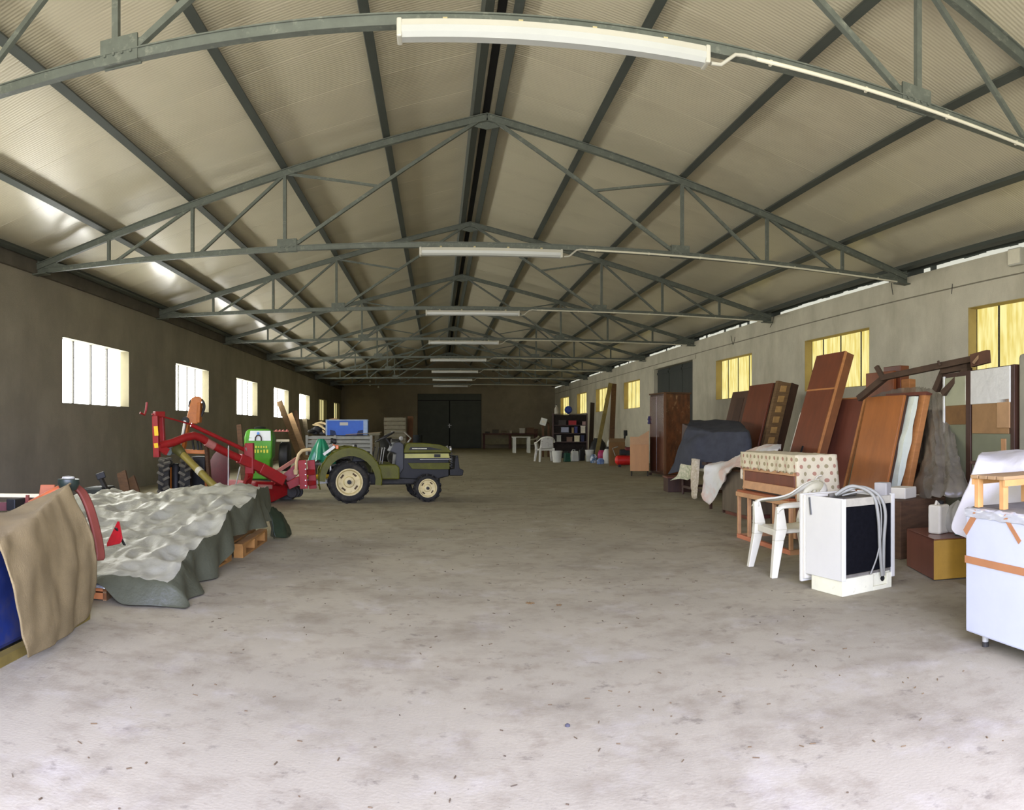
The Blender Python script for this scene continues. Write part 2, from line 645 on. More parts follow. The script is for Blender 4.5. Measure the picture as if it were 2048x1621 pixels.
for k in range(4):
    obj('clip', MB().box((-0.75 + 0.5 * k, 0.02, 0.112), (0.03, 0.08, 0.03)), M('yellowed_clip', (176, 164, 120), rough=0.6), fx)
cd = empty('cable_conduit', (1.89, TY[0] - 0.06, 4.0))
b = MB().tube([(0.0, -0.05, -0.06), (0.08, -0.04, -0.05), (0.20, -0.02, 0.055), (0.28, 0, 0.075), (0.38, 0, 0.07)], 0.014, 8)
obj('flexible_elbow', b, m_white_pl, cd, smooth=60)
b = MB().tube([(0.38, 0, 0.07), (3.0, 0, 0.068), (6.02, 0, 0.06)], 0.016, 8)
obj('pipe', b, M('conduit_plastic', (204, 200, 178), rough=0.5, var=0.05), cd, smooth=60)
for k in range(7):
    obj('saddle', MB().box((0.5 + 0.85 * k, 0.01, 0.07), (0.02, 0.032, 0.036)), M('conduit_plastic', (204, 200, 178)), cd)
for i, y in enumerate(TY):
    t2, f2, c2 = (tr, fx, cd) if i == 0 else (copy_tree(tr), copy_tree(fx), copy_tree(cd))
    t2.location = (RX, y, 0)
    f2.location = (0.80, y - 0.11, 3.93)
    c2.location = (1.89, y - 0.06, 4.0)
    w = ORD[i] if i < 7 else 'last'
    pos = 'crossing the top of the picture, nearest of all' if i == 0 else 'counted from the front of the shed'
    tag(t2, 'grey-green steel roof truss, %s %s' % (w, pos), 'roof truss', 'steel roof trusses')
    tag(f2, 'white fluorescent batten on the %s roof truss %s' % (w, 'nearest the camera' if i == 0 else 'from the front'), 'ceiling light', 'fluorescent battens')
    tag(c2, 'pale cable conduit along the right half of the %s truss from the front' % w, 'conduit', 'cable conduits')

# windows
m_bar = M('window_bar', (52, 50, 44), rough=0.6)


def window(name, side, y0, y1, z0, z1, pm, npane=4, cuts=None):
    w = empty(name, (WL if side < 0 else WR, (y0 + y1) / 2, z0), kind='structure')
    xo = (WL - 0.22) if side < 0 else (WR + 0.20)
    x_in = WL if side < 0 else WR
    cuts = cuts or [k / npane for k in range(npane + 1)]
    gp = 0.03
    for k in range(len(cuts) - 1):
        a, c = y0 + (y1 - y0) * cuts[k], y0 + (y1 - y0) * cuts[k + 1]
        obj('pane', MB().b2((xo - 0.006, a + gp / 2, z0 + 0.01), (xo + 0.006, c - gp / 2, z1 - 0.01)), pm, w, world=True)
    for k in range(0 if side > 0 else 1, len(cuts) - (0 if side > 0 else 1)):
        a = y0 + (y1 - y0) * cuts[k]
        obj('glazing_bar', MB().b2((xo - 0.012, a - gp / 2 - 0.004, z0), (xo + (0.05 if side < 0 else 0.012), a + gp / 2 + 0.004, z1)) if side < 0 else MB().b2((xo - 0.016, a - gp / 2 - 0.004, z0), (xo + 0.012, a + gp / 2 + 0.004, z1)), m_bar, w, world=True)
    b = MB()
    t = 0.012
    xa, xb = min(x_in, xo) - (0.10 if side < 0 else 0), max(x_in, xo) + (0.12 if side > 0 else 0)
    b.b2((xa, y0, z0), (xb, y0 + t, z1))
    b.b2((xa, y1 - t, z0), (xb, y1, z1))
    b.b2((xa, y0, z0 - 0.0), (xb, y1, z0 + t))
    b.b2((xa, y0, z1 - t), (xb, y1, z1))
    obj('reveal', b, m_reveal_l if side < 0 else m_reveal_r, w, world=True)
    return w


for i, (a, c) in enumerate(WIN_L):
    window('window_%d' % (i + 1), -1, a, c, 1.83, 3.09, g_left if i < 6 else g_left_y, 4)
for i, (a, c) in enumerate(WIN_R):
    window('window_%d' % (i + 9), 1, a, c, 2.22, 3.40, g_right, 4, [0, 0.22, 0.52, 0.80, 1] if i < 4 else None)

# right-hand sliding door
d1 = empty('door_1', (WR + 0.16, (DOOR_R[0] + DOOR_R[1]) / 2, 0), kind='structure')
for k in range(3):
    a = DOOR_R[0] + (DOOR_R[1] - DOOR_R[0]) * k / 3
    c = DOOR_R[0] + (DOOR_R[1] - DOOR_R[0]) * (k + 1) / 3
    leaf = obj('door_leaf', MB().b2((WR + 0.14, a + 0.03, 0.02), (WR + 0.18, c - 0.03, 3.60)), m_door, d1, world=True, bev=0.01)
    b = MB()
    for z in (0.15, 1.75, 3.45):
        b.b2((WR + 0.11, a + 0.05, z - 0.04), (WR + 0.14, c - 0.05, z + 0.04))
    obj('door_rail', b, m_door, d1, world=True)
obj('door_light_stop', MB().b2((WR + 0.25, DOOR_R[0] - 0.1, 0), (WR + 0.30, DOOR_R[1] + 0.1, 3.7)), m_dark, d1, world=True)  # board added behind the leaves to stop light leaking through
obj('door_lintel', MB().b2((WR - 0.02, DOOR_R[0] - 0.3, 3.63), (WR + 0.02, DOOR_R[1] + 0.3, 3.76)), m_wall_r, d1, world=True)

# double door in the back wall
d2 = empty('door_2', (0.84, BACK_Y + 0.1, 0), kind='structure')
for x0, x1 in ((-1.38, 0.82), (0.86, 3.05)):
    obj('door_leaf', MB().b2((x0 + 0.02, BACK_Y + 0.10, 0.02), (x1 - 0.02, BACK_Y + 0.15, 3.30)), m_door_b, d2, world=True)
    for z in (0.2, 1.65, 3.1):
        obj('door_rail', MB().b2((x0 + 0.06, BACK_Y + 0.06, z - 0.06), (x1 - 0.06, BACK_Y + 0.10, z + 0.06)), m_door_b, d2, world=True)
obj('door_light_stop', MB().b2((-1.5, BACK_Y + 0.22, 0), (3.2, BACK_Y + 0.28, 3.85)), m_dark, d2, world=True)  # added board, keeps light from leaking past the back leaves
obj('door_top_panel', MB().b2((-1.36, BACK_Y + 0.12, 3.34), (3.03, BACK_Y + 0.16, 3.77)), m_door_b, d2, world=True)
b = MB().b2((0.72, BACK_Y + 0.02, 1.55), (0.98, BACK_Y + 0.06, 1.60))
b.b2((0.80, BACK_Y - 0.02, 1.40), (0.86, BACK_Y + 0.06, 1.70))
obj('door_handle', b, M('bright_latch', (150, 150, 140), rough=0.4, metal=0.4), d2, world=True)

# ================================================================== LEFT SIDE
def smoothstep(a, b, x):
    t = max(0.0, min(1.0, (x - a) / (b - a)))
    return t * t * (3 - 2 * t)


def refine(rows, k):
    """Catmull-Rom upsample of a rows x cols net of points"""
    def cr(p, t, n):
        i = min(int(t), n - 2)
        f = t - i
        g = lambda j: p[max(0, min(n - 1, j))]
        a, b_, c, d = g(i - 1), g(i), g(i + 1), g(i + 2)
        return 0.5 * ((2 * b_) + (c - a) * f + (2 * a - 5 * b_ + 4 * c - d) * f * f + (3 * b_ - a - 3 * c + d) * f ** 3)
    n, m = len(rows), len(rows[0])
    up = []
    for r in rows:
        up.append([cr(r, j / k, m) for j in range((m - 1) * k + 1)])
    out = []
    for i in range((n - 1) * k + 1):
        out.append([cr([u[j] for u in up], i / k, n) for j in range(len(up[0]))])
    return out


def crumple(rows, amp, sc, seed=0.0, sharp=True, dirv=None):
    """push a sheet about along its normals with folds"""
    n, m = len(rows), len(rows[0])
    out = []
    for i in range(n):
        r = []
        for j in range(m):
            p = rows[i][j]
            a = rows[min(n - 1, i + 1)][j] - rows[max(0, i - 1)][j]
            c = rows[i][min(m - 1, j + 1)] - rows[i][max(0, j - 1)]
            nn = a.cross(c)
            nn = nn.normalized() if nn.length > 1e-9 else V(0, 0, 1)
            q = p * sc + V(seed, seed, seed)
            d = noise.noise(q)
            if sharp:
                d = (0.5 - abs(d)) * 0.8 + 0.45 * (0.4 - abs(noise.noise(q * 2.1 + V(3, 1, 2)))) + 0.2 * noise.noise(q * 4.3)
            else:
                d = d + 0.4 * noise.noise(q * 2.3)
            r.append(p + nn * d * amp)
        out.append(r)
    return out


m_green = M('tractor_green', (84, 84, 16), rough=0.5, scale=4, var=0.2, spec=0.25)
stains(m_green, (56, 48, 22), 5, 0.5, 0.75, amount=0.5)
m_green_l = M('tractor_stripe', (170, 166, 92), rough=0.4, scale=6, var=0.12)
m_tyre = M('tyre_rubber', (38, 37, 34), rough=0.85, scale=12, var=0.25, bump=0.2)
stains(m_tyre, (84, 78, 64), 7, 0.5, 0.7, amount=0.55)
m_rim = M('cream_rim', (206, 190, 136), rough=0.5, scale=7, var=0.12)
stains(m_rim, (120, 92, 58), 9, 0.56, 0.72, amount=0.6)
m_black = M('black_metal', (27, 27, 25), rough=0.55, scale=8, var=0.3)
m_iron = M('dark_iron', (52, 50, 45), rough=0.6, scale=10, var=0.3, metal=0.3)
m_zinc = M('zinc_metal', (168, 166, 156), rough=0.4, scale=8, var=0.15, metal=0.6)
m_grey_pl = M('slate_plastic', (56, 57, 58), rough=0.5, scale=5, var=0.1)
m_red = M('implement_red', (146, 20, 22), rough=0.46, scale=5, var=0.18, spec=0.5)
stains(m_red, (120, 52, 44), 8, 0.55, 0.72, amount=0.5)
m_orange = M('machine_orange', (184, 108, 34), rough=0.5, scale=6, var=0.12)
stains(m_orange, (120, 78, 44), 7, 0.56, 0.74, amount=0.6)
m_yellow = M('sticker_yellow', (232, 192, 44), rough=0.5, var=0.05)
m_hose_b = M('black_hose', (24, 24, 24), rough=0.5)
m_beige = M('beige_hose', (198, 176, 128), rough=0.6, var=0.08)
m_wood = M('raw_wood', (116, 90, 58), rough=0.8, scale=5, var=0.22, st=(1, 1, 6))
m_wood_d = M('dark_weathered_wood', (86, 62, 40), rough=0.85, scale=6, var=0.25, st=(1, 1, 5))
m_wood_o = M('pallet_wood', (156, 112, 56), rough=0.85, scale=6, var=0.2)

# ------------------------------------------------------------------ tractor
AL = 0.193
tra = empty('tractor', (-1.70, 13.66, 0), AL, 'small olive green tractor with cream wheel rims parked across the floor', 'tractor')


def wheel(name, cx, cy, R, w, rr, nl, parent, dirn):
    """tyre at the wheel's place, with lugs and rim as its own sub-parts"""
    T = Matrix.Translation(V(cx, cy, R)) @ Matrix.Rotation(pi / 2, 4, 'X')
    h = w / 2
    k = R - rr
    prof = [(rr, -h * 0.82), (rr + k * 0.35, -h), (R - 0.065, -h * 0.96), (R - 0.03, -h * 0.75), (R - 0.022, 0), (R - 0.03, h * 0.75), (R - 0.065, h * 0.96), (rr + k * 0.35, h), (rr, h * 0.82)]
    b = MB().lathe(prof, 40, T, cap=False)
    o = obj(name, b, m_tyre, parent, smooth=50)
    b = MB()
    for i in range(nl):
        for sd in (-1, 1):
            a = 2 * pi * (i + (0.5 if sd > 0 else 0)) / nl
            Rm = Matrix.Rotation(-a, 3, 'Y')
            c = Rm @ V(0, sd * h * 0.48, R - 0.014)
            b.box(V(cx, cy, R) + c, (0.035, h * 1.05, 0.03), Rm @ rot('Z', 32 * sd))
    obj('tyre_lugs', b, m_tyre, o).__setitem__('kind', 'stuff')
    s = dirn
    prof = [(rr * 1.02, s * h * 0.80), (rr * 0.93, s * h * 0.72), (rr * 0.84, s * h * 0.30), (rr * 0.42, s * h * 0.22), (rr * 0.34, s * h * 0.52), (rr * 0.14, s * h * 0.56), (0.0, s * h * 0.56)]
    b = MB().lathe(prof, 36, T, cap=False)
    obj('wheel_rim', b, m_rim, o, smooth=40, solid=0.012)
    mr = M('rim_slot_rust', (78, 60, 38), rough=0.8, var=0.2)
    for i in range(4):
        a = radians(38 + 90 * i)
        Rm = Matrix.Rotation(a, 3, 'Y')
        obj('rim_slot', MB().box(V(cx, cy - s * h * 0.30, R) + Rm @ V(0, 0, rr * 0.66), (rr * 0.34, 0.03, rr * 0.13), Rm), mr, o, bev=0.006)
    b = MB()
    b.lathe([(rr * 0.17, 0), (rr * 0.17, 0.05), (0, 0.055)], 8, Matrix.Translation(V(cx, cy - s * h * 0.50, R)) @ Matrix.Rotation(s * pi / 2, 4, 'X'))
    obj('hub', b, m_iron, o)
    return o


for cy, dn in ((-0.48, 1), (0.48, -1)):
    wheel('rear_tyre', 0, cy, 0.385, 0.27, 0.245, 15, tra, dn)
    wheel('front_tyre', 1.45, cy * 0.94, 0.257, 0.16, 0.172, 14, tra, dn)


def side(poly, y0, y1):
    """prism from an (x, z) outline between two y values"""
    return MB().prism(poly, y1 - y0, Matrix(((1, 0, 0, 0), (0, 0, 1, y0), (0, 1, 0, 0), (0, 0, 0, 1))))


obj('hood', side([(1.05, 0.945), (1.09, 1.06), (1.13, 1.085), (1.45, 1.08), (1.72, 1.055), (1.86, 1.01), (1.95, 0.92), (1.95, 0.90), (1.05, 0.90)], -0.24, 0.24), m_green, tra, bev=0.03, smooth=40)
for sd in (-1, 1):
    obj('hood_vent', side([(1.14, 0.955), (1.17, 1.01), (1.55, 1.005), (1.78, 0.955)], sd * 0.242 - 0.006, sd * 0.242 + 0.006), m_black, tra)
    obj('name_strip', side([(1.20, 0.972), (1.20, 0.992), (1.48, 0.988), (1.48, 0.970)], sd * 0.25 - 0.004, sd * 0.25 + 0.004), M('pale_lettering', (196, 192, 170), rough=0.5, scale=40, var=0.3), tra)
    obj('side_stripe', side([(1.06, 0.80), (1.06, 0.885), (1.90, 0.885), (1.92, 0.80)], sd * 0.236 - 0.008, sd * 0.236 + 0.008), m_green_l, tra)
    obj('stripe_vent', side([(1.62, 0.815), (1.62, 0.872), (1.74, 0.872), (1.74, 0.815)], sd * 0.247 - 0.005, sd * 0.247 + 0.005), m_black, tra)
    obj('chrome_line', side([(1.35, 0.772), (1.35, 0.783), (1.95, 0.783), (1.95, 0.772)], sd * 0.24 - 0.006, sd * 0.24 + 0.006), m_zinc, tra)
    obj('lower_side_panel', side([(1.20, 0.60), (1.12, 0.71), (1.92, 0.71), (1.92, 0.585), (1.60, 0.585)], sd * 0.22 - 0.012, sd * 0.22 + 0.012), m_green, tra, bev=0.006)
obj('engine', side([(0.95, 0.42), (0.95, 0.90), (1.92, 0.90), (1.92, 0.45), (1.6, 0.38)], -0.20, 0.20), m_black, tra, bev=0.02)
b = MB()
for k in range(7):
    b.box((1.965, 0, 0.62 + 0.045 * k), (0.03, 0.40, 0.022))
obj('grille', b, m_black, tra)
obj('headlight', MB().lathe([(0.05, 0), (0.06, 0.03), (0, 0.04)], 14, Matrix.Translation(V(1.93, -0.15, 0.965)) @ Matrix.Rotation(pi / 2, 4, 'Y')), m_zinc, tra, smooth=40)
obj('headlight', MB().lathe([(0.05, 0), (0.06, 0.03), (0, 0.04)], 14, Matrix.Translation(V(1.93, 0.15, 0.965)) @ Matrix.Rotation(pi / 2, 4, 'Y')), m_zinc, tra, smooth=40)
b = side([(1.93, 0.46), (1.93, 0.58), (2.02, 0.60), (2.04, 0.84), (2.09, 0.84), (2.12, 0.60), (2.20, 0.56), (2.18, 0.46)], -0.22, 0.22)
b.bar((2.06, -0.24, 0.82), (2.06, 0.24, 0.82), 0.05, 0.05)
obj('front_guard', b, m_black, tra, bev=0.012)
obj('chassis', MB().b2((-0.24, -0.17, 0.30), (1.75, 0.17, 0.52)), m_iron, tra, bev=0.03)
obj('front_axle', MB().bar((1.45, -0.40, 0.27), (1.45, 0.40, 0.27), 0.08, 0.09), m_iron, tra)
obj('rear_axle', MB().tube([(0, -0.46, 0.385), (0, 0.46, 0.385)], 0.09, 12), m_iron, tra, smooth=40)
for sd in (-1, 1):
    c, hub = [], []
    for k in range(15):
        a = radians(196 - k * 205 / 14)
        c.append((0.02 + 0.57 * cos(a), 0.42 + 0.60 * sin(a)))
        hub.append((0.02 + 0.455 * cos(a), 0.405 + 0.455 * sin(a)))
    y0, y1 = sorted((sd * 0.24, sd * 0.60))
    b = MB()
    for k in range(14):
        q = lambda p, y: V(p[0], y, p[1])
        A, B_, C_, D_ = c[k], c[k + 1], hub[k], hub[k + 1]
        b.add([q(A, y0), q(B_, y0), q(B_, y1), q(A, y1)], [[0, 1, 2, 3]])
    obj('fender', b, m_green, tra, smooth=60, solid=0.02)
    b = MB()
    for k in range(1, 14):
        A, B_, C_, D_ = c[k], c[k + 1], hub[k], hub[k + 1]
        y = sd * 0.59
        b.add([V(A[0], y, A[1]), V(B_[0], y, B_[1]), V(D_[0], y, D_[1]), V(C_[0], y, C_[1])], [[0, 1, 2, 3]])
    obj('fender_side', b, m_green, tra, solid=0.014)
    b = side([(0.50, 0.43), (0.50, 0.70), (0.86, 0.70), (0.92, 0.64), (0.92, 0.43)], min(sd * 0.30, sd * 0.56), max(sd * 0.30, sd * 0.56))
    obj('foot_plate', b, m_green, tra, bev=0.02)
    obj('fender_lamp', MB().lathe([(0.0, -0.03), (0.045, -0.03), (0.055, 0), (0.045, 0.03), (0, 0.03)], 12, Matrix.Translation(V(-0.26, sd * 0.5, 1.12)) @ Matrix.Rotation(pi / 2, 4, 'Y')), m_black, tra, smooth=40)
    obj('amber_reflector', MB().box((-0.22, sd * 0.56, 1.02), (0.05, 0.05, 0.07)), M('amber_plastic', (224, 112, 32), rough=0.3), tra, bev=0.008)
    obj('lift_lever', MB().bar((-0.26, sd * 0.50, 1.03), (-0.46, sd * 0.46, 0.88), 0.03, 0.05), m_zinc, tra)
obj('dashboard', side([(0.78, 0.93), (0.88, 1.10), (0.98, 1.11), (1.05, 1.06), (1.05, 0.60), (0.93, 0.42), (0.86, 0.43), (0.90, 0.88)], -0.22, 0.22), m_grey_pl, tra, bev=0.02)
b = MB()
pts = []
for k in range(25):
    a = 2 * pi * k / 24
    pts.append(V(0.72, 0, 1.20) + rot('Y', -28) @ V(0.19 * cos(a), 0.19 * sin(a), 0))
b.tube(pts, 0.014, 8)
for k in range(3):
    a = 2 * pi * k / 3
    b.bar(V(0.72, 0, 1.19), V(0.72, 0, 1.20) + rot('Y', -28) @ V(0.19 * cos(a), 0.19 * sin(a), 0), 0.02, 0.012)
b.tube([(0.72, 0, 1.19), (0.88, 0, 0.98)], 0.022, 8)
obj('steering_wheel', b, m_black, tra, smooth=50)
b = side([(0.08, 0.72), (0.08, 0.80), (0.12, 1.06), (0.17, 1.06), (0.19, 0.84), (0.46, 0.82), (0.50, 0.74)], -0.20, 0.20)
obj('seat', b, m_black, tra, bev=0.03)
for k, (x, y) in enumerate(((0.52, -0.26), (0.58, -0.29), (0.50, 0.26), (0.63, -0.24))):
    obj('control_lever', MB().tube([(x, y, 0.68), (x + 0.05, y, 0.98), (x + 0.06, y, 1.0)], [0.008, 0.008, 0.02], 8), m_zinc if k % 2 else m_black, tra)
for sd in (-1, 1):
    b = MB().bar((-0.15, sd * 0.22, 0.38), (-0.75, sd * 0.30, 0.36), 0.03, 0.06)
    b.bar((-0.30, sd * 0.24, 0.37), (-0.34, sd * 0.20, 0.82), 0.02, 0.03)
    obj('lift_arm', b, m_zinc, tra)
obj('top_link', MB().tube([(-0.15, 0, 0.66), (-0.40, 0, 0.68), (-0.72, 0, 0.70)], [0.02, 0.03, 0.02], 8), m_zinc, tra, smooth=40)
obj('drive_shaft', MB().tube([(-0.15, 0.0, 0.46), (-0.78, 0.02, 0.44)], 0.04, 10), m_yellow, tra, smooth=40)

# green plastic sheet bundled over the hitch
c0 = ar(642, 858 + 10, 13.55)
rows = []
for i in range(9):
    t = i / 8
    z = 1.16 - 0.42 * t
    r = []
    for k in range(49):
        a = 2 * pi * k / 48
        rad = 0.06 + 0.15 * t ** 0.8 + 0.035 * t * sin(a * 7 + 1) + 0.02 * t * sin(a * 12) + 0.015 * noise.noise(V(cos(a) * 3, sin(a) * 3, t * 2))
        zz = z - 0.05 * t * sin(a * 5)
        r.append(V(c0.x + rad * cos(a) * 1.05, c0.y + rad * sin(a), zz))
    rows.append(r)
rows = [[V(c0.x, c0.y, 1.17)] * 49] + rows
obj('green_plastic_sheet', MB().grid(rows), M('green_polythene', (24, 122, 84), rough=0.3, scale=9, var=0.2, spec=0.6), smooth=50,
    thing=('crumpled shiny green plastic sheet tied over the hitch behind the tractor', 'plastic sheet'))

# ------------------------------------------------------------------ red hay machine behind the tractor
def pr(px, py, d=0.0):
    return ar(px, py, 12.0 + (px - 315) / 305 * 1.25 + d)


red = empty('hay_machine', (-2.95, 12.75, 0), 0, 'red hay machine with a long bent boom and crank, hitched behind the tractor', 'farm implement')
W = dict(parent=red, world=True)
path = [(318, 892), (345, 886), (372, 875), (388, 872), (402, 876), (420, 888), (452, 905), (486, 921)]
obj('boom', MB().tube([pr(*p) for p in path], 0.068, 14), m_red, smooth=40, **W)
b = MB().bar(pr(478, 917), pr(524, 937), 0.15, 0.17)
b.bar(pr(520, 936), pr(566, 962), 0.17, 0.19)
obj('box_beam', b, m_red, bev=0.012, **W)
obj('grey_boom_patch', MB().tube([pr(412, 884, -0.01), pr(428, 893, -0.01)], 0.071, 14), M('worn_red_paint', (176, 110, 100), rough=0.6, var=0.2), smooth=40, **W)
obj('tension_rod', MB().tube([pr(382, 850, .15), pr(495, 903, .1)], 0.036, 10), m_red, smooth=40, **W)
obj('crank_shaft', MB().tube([pr(304, 829, .1), pr(346, 839, .15), pr(384, 850, .15)], 0.014, 8), m_red, smooth=40, **W)
obj('crank_handle', MB().tube([pr(280, 826), pr(289, 830), pr(292, 822), pr(294, 805)], 0.02, 8), m_red, smooth=40, **W)
obj('rod_clevis', MB().bar(pr(490, 896), pr(496, 906), 0.05, 0.03), m_zinc, **W)
b = MB()
p0, p1 = pr(311, 832), pr(314, 915)
b.bar(p0, p1, 0.10, 0.09, (0, 1, 0))
obj('jack_post', b, m_red, bev=0.008, **W)
b = MB().bar(pr(323, 834, .1), pr(326, 893, .1), 0.08, 0.08, (0, 1, 0))
b.bar(pr(308, 829, .05), pr(328, 829, .05), 0.10, 0.09)
b.bar(pr(316, 893), pr(334, 905), 0.10, 0.12)
obj('jack_bracket', b, m_red, bev=0.008, **W)
for y0, y1 in ((853, 872), (887, 896)):
    a, c = pr(311.5, y0, -0.052), pr(313, y1, -0.052)
    obj('warning_sticker', MB().bar(a, c, 0.07, 0.006, (0, 1, 0)), m_yellow, **W)
b = MB().bar(pr(499, 887), pr(500, 948), 0.15, 0.12, (0, 1, 0))
b.bar(pr(492, 892, .05), pr(492, 915, .05), 0.03, 0.16, (0, 1, 0))
obj('upright_bracket', b, m_red, bev=0.01, **W)
# rotor housing, resting on the floor
hb = [pr(510, 1001).copy(), pr(576, 999).copy()]
B0, B1 = fl(511, 1011), fl(577, 1003)
ux = (B1 - B0).normalized()
uy = V(-ux.y, ux.x, 0)


def hp(x, y, z):
    return B0 + ux * x + uy * y + V(0, 0, z)


L = (B1 - B0).length
prof = [(0.0, 0.10), (0.16, 0.0), (0.50, 0.02), (L, 0.12), (L + 0.03, 0.24), (L - 0.14, 0.36), (0.30, 0.40), (0.02, 0.42), (-0.02, 0.30)]
vs = [hp(x, 0, z) for x, z in prof] + [hp(x + 0.05, 0.75, z) for x, z in prof]
n = len(prof)
obj('rotor_housing', MB().add(vs, [list(range(n)), [n + i for i in range(n)][::-1]] + [[(i + 1) % n, i, n + i, n + (i + 1) % n] for i in range(n)]), m_red, bev=0.02, **W)
obj('housing_lip', MB().bar(hp(0.06, -0.02, 0.33), hp(0.42, -0.02, 0.30), 0.03, 0.07), M('dusty_pink_metal', (176, 126, 108), rough=0.7, var=0.15), **W)
b = MB().bar(pr(560, 958), hp(L - 0.15, 0.2, 0.33), 0.16, 0.16)
b.bar(pr(500, 945), hp(-0.05, 0.2, 0.25), 0.10, 0.14)
obj('beam_foot', b, m_red, bev=0.01, **W)
# curved skid guard
pts = [(500, 955), (492, 962), (486, 974), (482, 988), (481, 1003)]
rows = [[pr(x, y, -0.15), pr(x + 2, y, 0.22)] for x, y in pts]
obj('skid_guard', MB().grid(rows), m_red, solid=0.02, smooth=60, **W)
Tg = Matrix.Translation(hp(L + 0.12, 0.18, 0.28))
b = MB().lathe([(0, -0.14), (0.10, -0.14), (0.13, -0.06), (0.13, 0.06), (0.09, 0.14), (0, 0.16)], 14, Tg @ Matrix.Rotation(pi / 2, 4, 'X'))
b.lathe([(0, -0.1), (0.08, -0.1), (0.08, 0.2), (0, 0.2)], 12, Tg @ Matrix.Translation(V(0.05, 0, 0.08)) @ Matrix.Rotation(pi / 2, 4, 'Y'))
b.box(Tg @ V(0.02, 0.05, -0.16), (0.26, 0.26, 0.2))
obj('gearbox', b, m_iron, smooth=40, **W)
for k in range(3):
    a = hp(L + 0.02 + 0.09 * k, -0.06, 0.17)
    obj('rotor_disc', MB().lathe([(0, -0.02), (0.10, -0.02), (0.11, 0), (0.10, 0.02), (0, 0.02)], 14, Matrix.Translation(a) @ Matrix.Rotation(pi / 2, 4, 'X')), m_iron, smooth=40, **W)
# headstock that carries the machine on the tractor's arms
for dx, dd in ((604, -0.12), (622, 0.18)):
    t_, b_ = ar(dx, 921, 13.2 + dd), ar(dx + 4, 978, 13.2 + dd)
    obj('headstock_plate', MB().bar(t_, b_, 0.14, 0.03, (0, 1, 0)), m_red, bev=0.006, **W)
b = MB().bar(ar(600, 945, 13.2), ar(628, 945, 13.35), 0.07, 0.10)
b.bar(ar(602, 968, 13.2), ar(630, 966, 13.35), 0.07, 0.08)
b.bar(ar(575, 972, 13.2), ar(606, 958, 13.25), 0.10, 0.14)
obj('headstock_crossbar', b, m_red, bev=0.008, **W)
for k in range(5):
    obj('linkage_pin', MB().tube([ar(611, 928 + 11 * k, 13.02), ar(611.5, 928 + 11 * k, 13.14)], 0.012, 8), m_zinc, **W)
obj('tie_bar', MB().bar(ar(555, 943, 13.1), ar(598, 915, 13.3), 0.05, 0.06), M('dusty_tie_bar', (170, 112, 96), rough=0.6, var=0.2), **W)
b = MB().bar(ar(571, 958, 13.4), ar(604, 930, 13.4), 0.05, 0.18)
obj('side_plate', b, m_red, bev=0.006, **W)
pts = [(592, 942), (593, 925), (597, 910), (604, 902), (613, 900), (622, 899)]
obj('feed_hose', MB().tube([ar(x, y, 13.15) for x, y in pts], 0.03, 10), m_beige, smooth=60, **W)
obj('hose_end', MB().lathe([(0, -.05), (.04, -.05), (.05, .03), (0, .06)], 10, Matrix.Translation(ar(592, 944, 13.15))), m_beige, smooth=40, **W)
for px0, py0, px1, py1 in ((457, 892, 456, 988), (480, 934, 467, 990)):
    obj('steel_rod', MB().tube([ar(px0, py0, 12.5), ar(px1, py1, 12.35)], 0.012, 8), m_zinc, smooth=40, **W)

# ------------------------------------------------------------------ orange loader arm machine on lugged tyres
org = empty('loader_machine', (-4.15, 12.05, 0), 0, 'orange hydraulic arm machine on lugged tyres, standing behind the red boom', 'farm implement')
W = dict(parent=org, world=True)
RO = 12.9
b = MB()
A, B_ = ar(383, 848, RO), ar(393, 800, RO)
d = (B_ - A)
wv = V(cos(th(388)), -sin(th(388)), 0)
prof = []
for k in range(9):
    a = pi * k / 8
    prof.append((0.095 * cos(a), d.length + 0.06 * sin(a)))
prof = [(-0.11, 0), (0.11, 0)] + prof
dn = d.normalized()
yv = dn.cross(wv).normalized()
Mx = Matrix(((wv.x, dn.x, yv.x, A.x), (wv.y, dn.y, yv.y, A.y), (wv.z, dn.z, yv.z, A.z), (0, 0, 0, 1)))
obj('upper_arm', MB().prism(prof, 0.16, Mx @ Matrix.Translation(V(0, 0, -0.08))), m_orange, bev=0.012, **W)
obj('arm_side', MB().bar(ar(398, 846, RO - .05), ar(400, 806, RO - .05), 0.06, 0.14, (0, 1, 0)), M('deep_orange', (168, 98, 36), rough=0.5, var=0.2), bev=0.01, **W)
obj('lower_arm', MB().bar(ar(376, 846, RO), ar(366, 898, RO), 0.07, 0.12, (0, 1, 0)), m_orange, bev=0.008, **W)
obj('ram', MB().tube([ar(371, 842, RO - .1), ar(366, 870, RO - .1), ar(361, 893, RO - .1)], [0.03, 0.03, 0.018], 10), m_zinc, smooth=40, **W)
obj('arm_joint', MB().lathe([(0, -.1), (.07, -.1), (.07, .1), (0, .1)], 12, Matrix.Translation(ar(374, 842, RO)) @ Matrix.Rotation(pi / 2, 4, 'X')), m_black, smooth=40, **W)
for k, pts in enumerate(([(398, 797), (405, 803), (407, 815), (403, 830)], [(401, 797), (408, 806), (409, 818), (402, 834)], [(388, 797), (380, 803), (378, 815)])):
    obj('hydraulic_hose', MB().tube(refine([[ar(x, y, RO - .04) for x, y in pts], [ar(x, y, RO - .04) for x, y in pts]], 5)[0], 0.016, 8), m_hose_b, smooth=60, **W)
for k, (x0, x1) in enumerate(((384, 388), (393, 397), (400, 403))):
    obj('hose_run', MB().tube([ar(x0, 872, RO), ar(x1, 903, RO)], 0.02, 8), m_hose_b, smooth=60, **W)
obj('swing_bracket', MB().bar(ar(370, 903, RO), ar(412, 905, RO), 0.2, 0.07), m_orange, bev=0.01, **W)
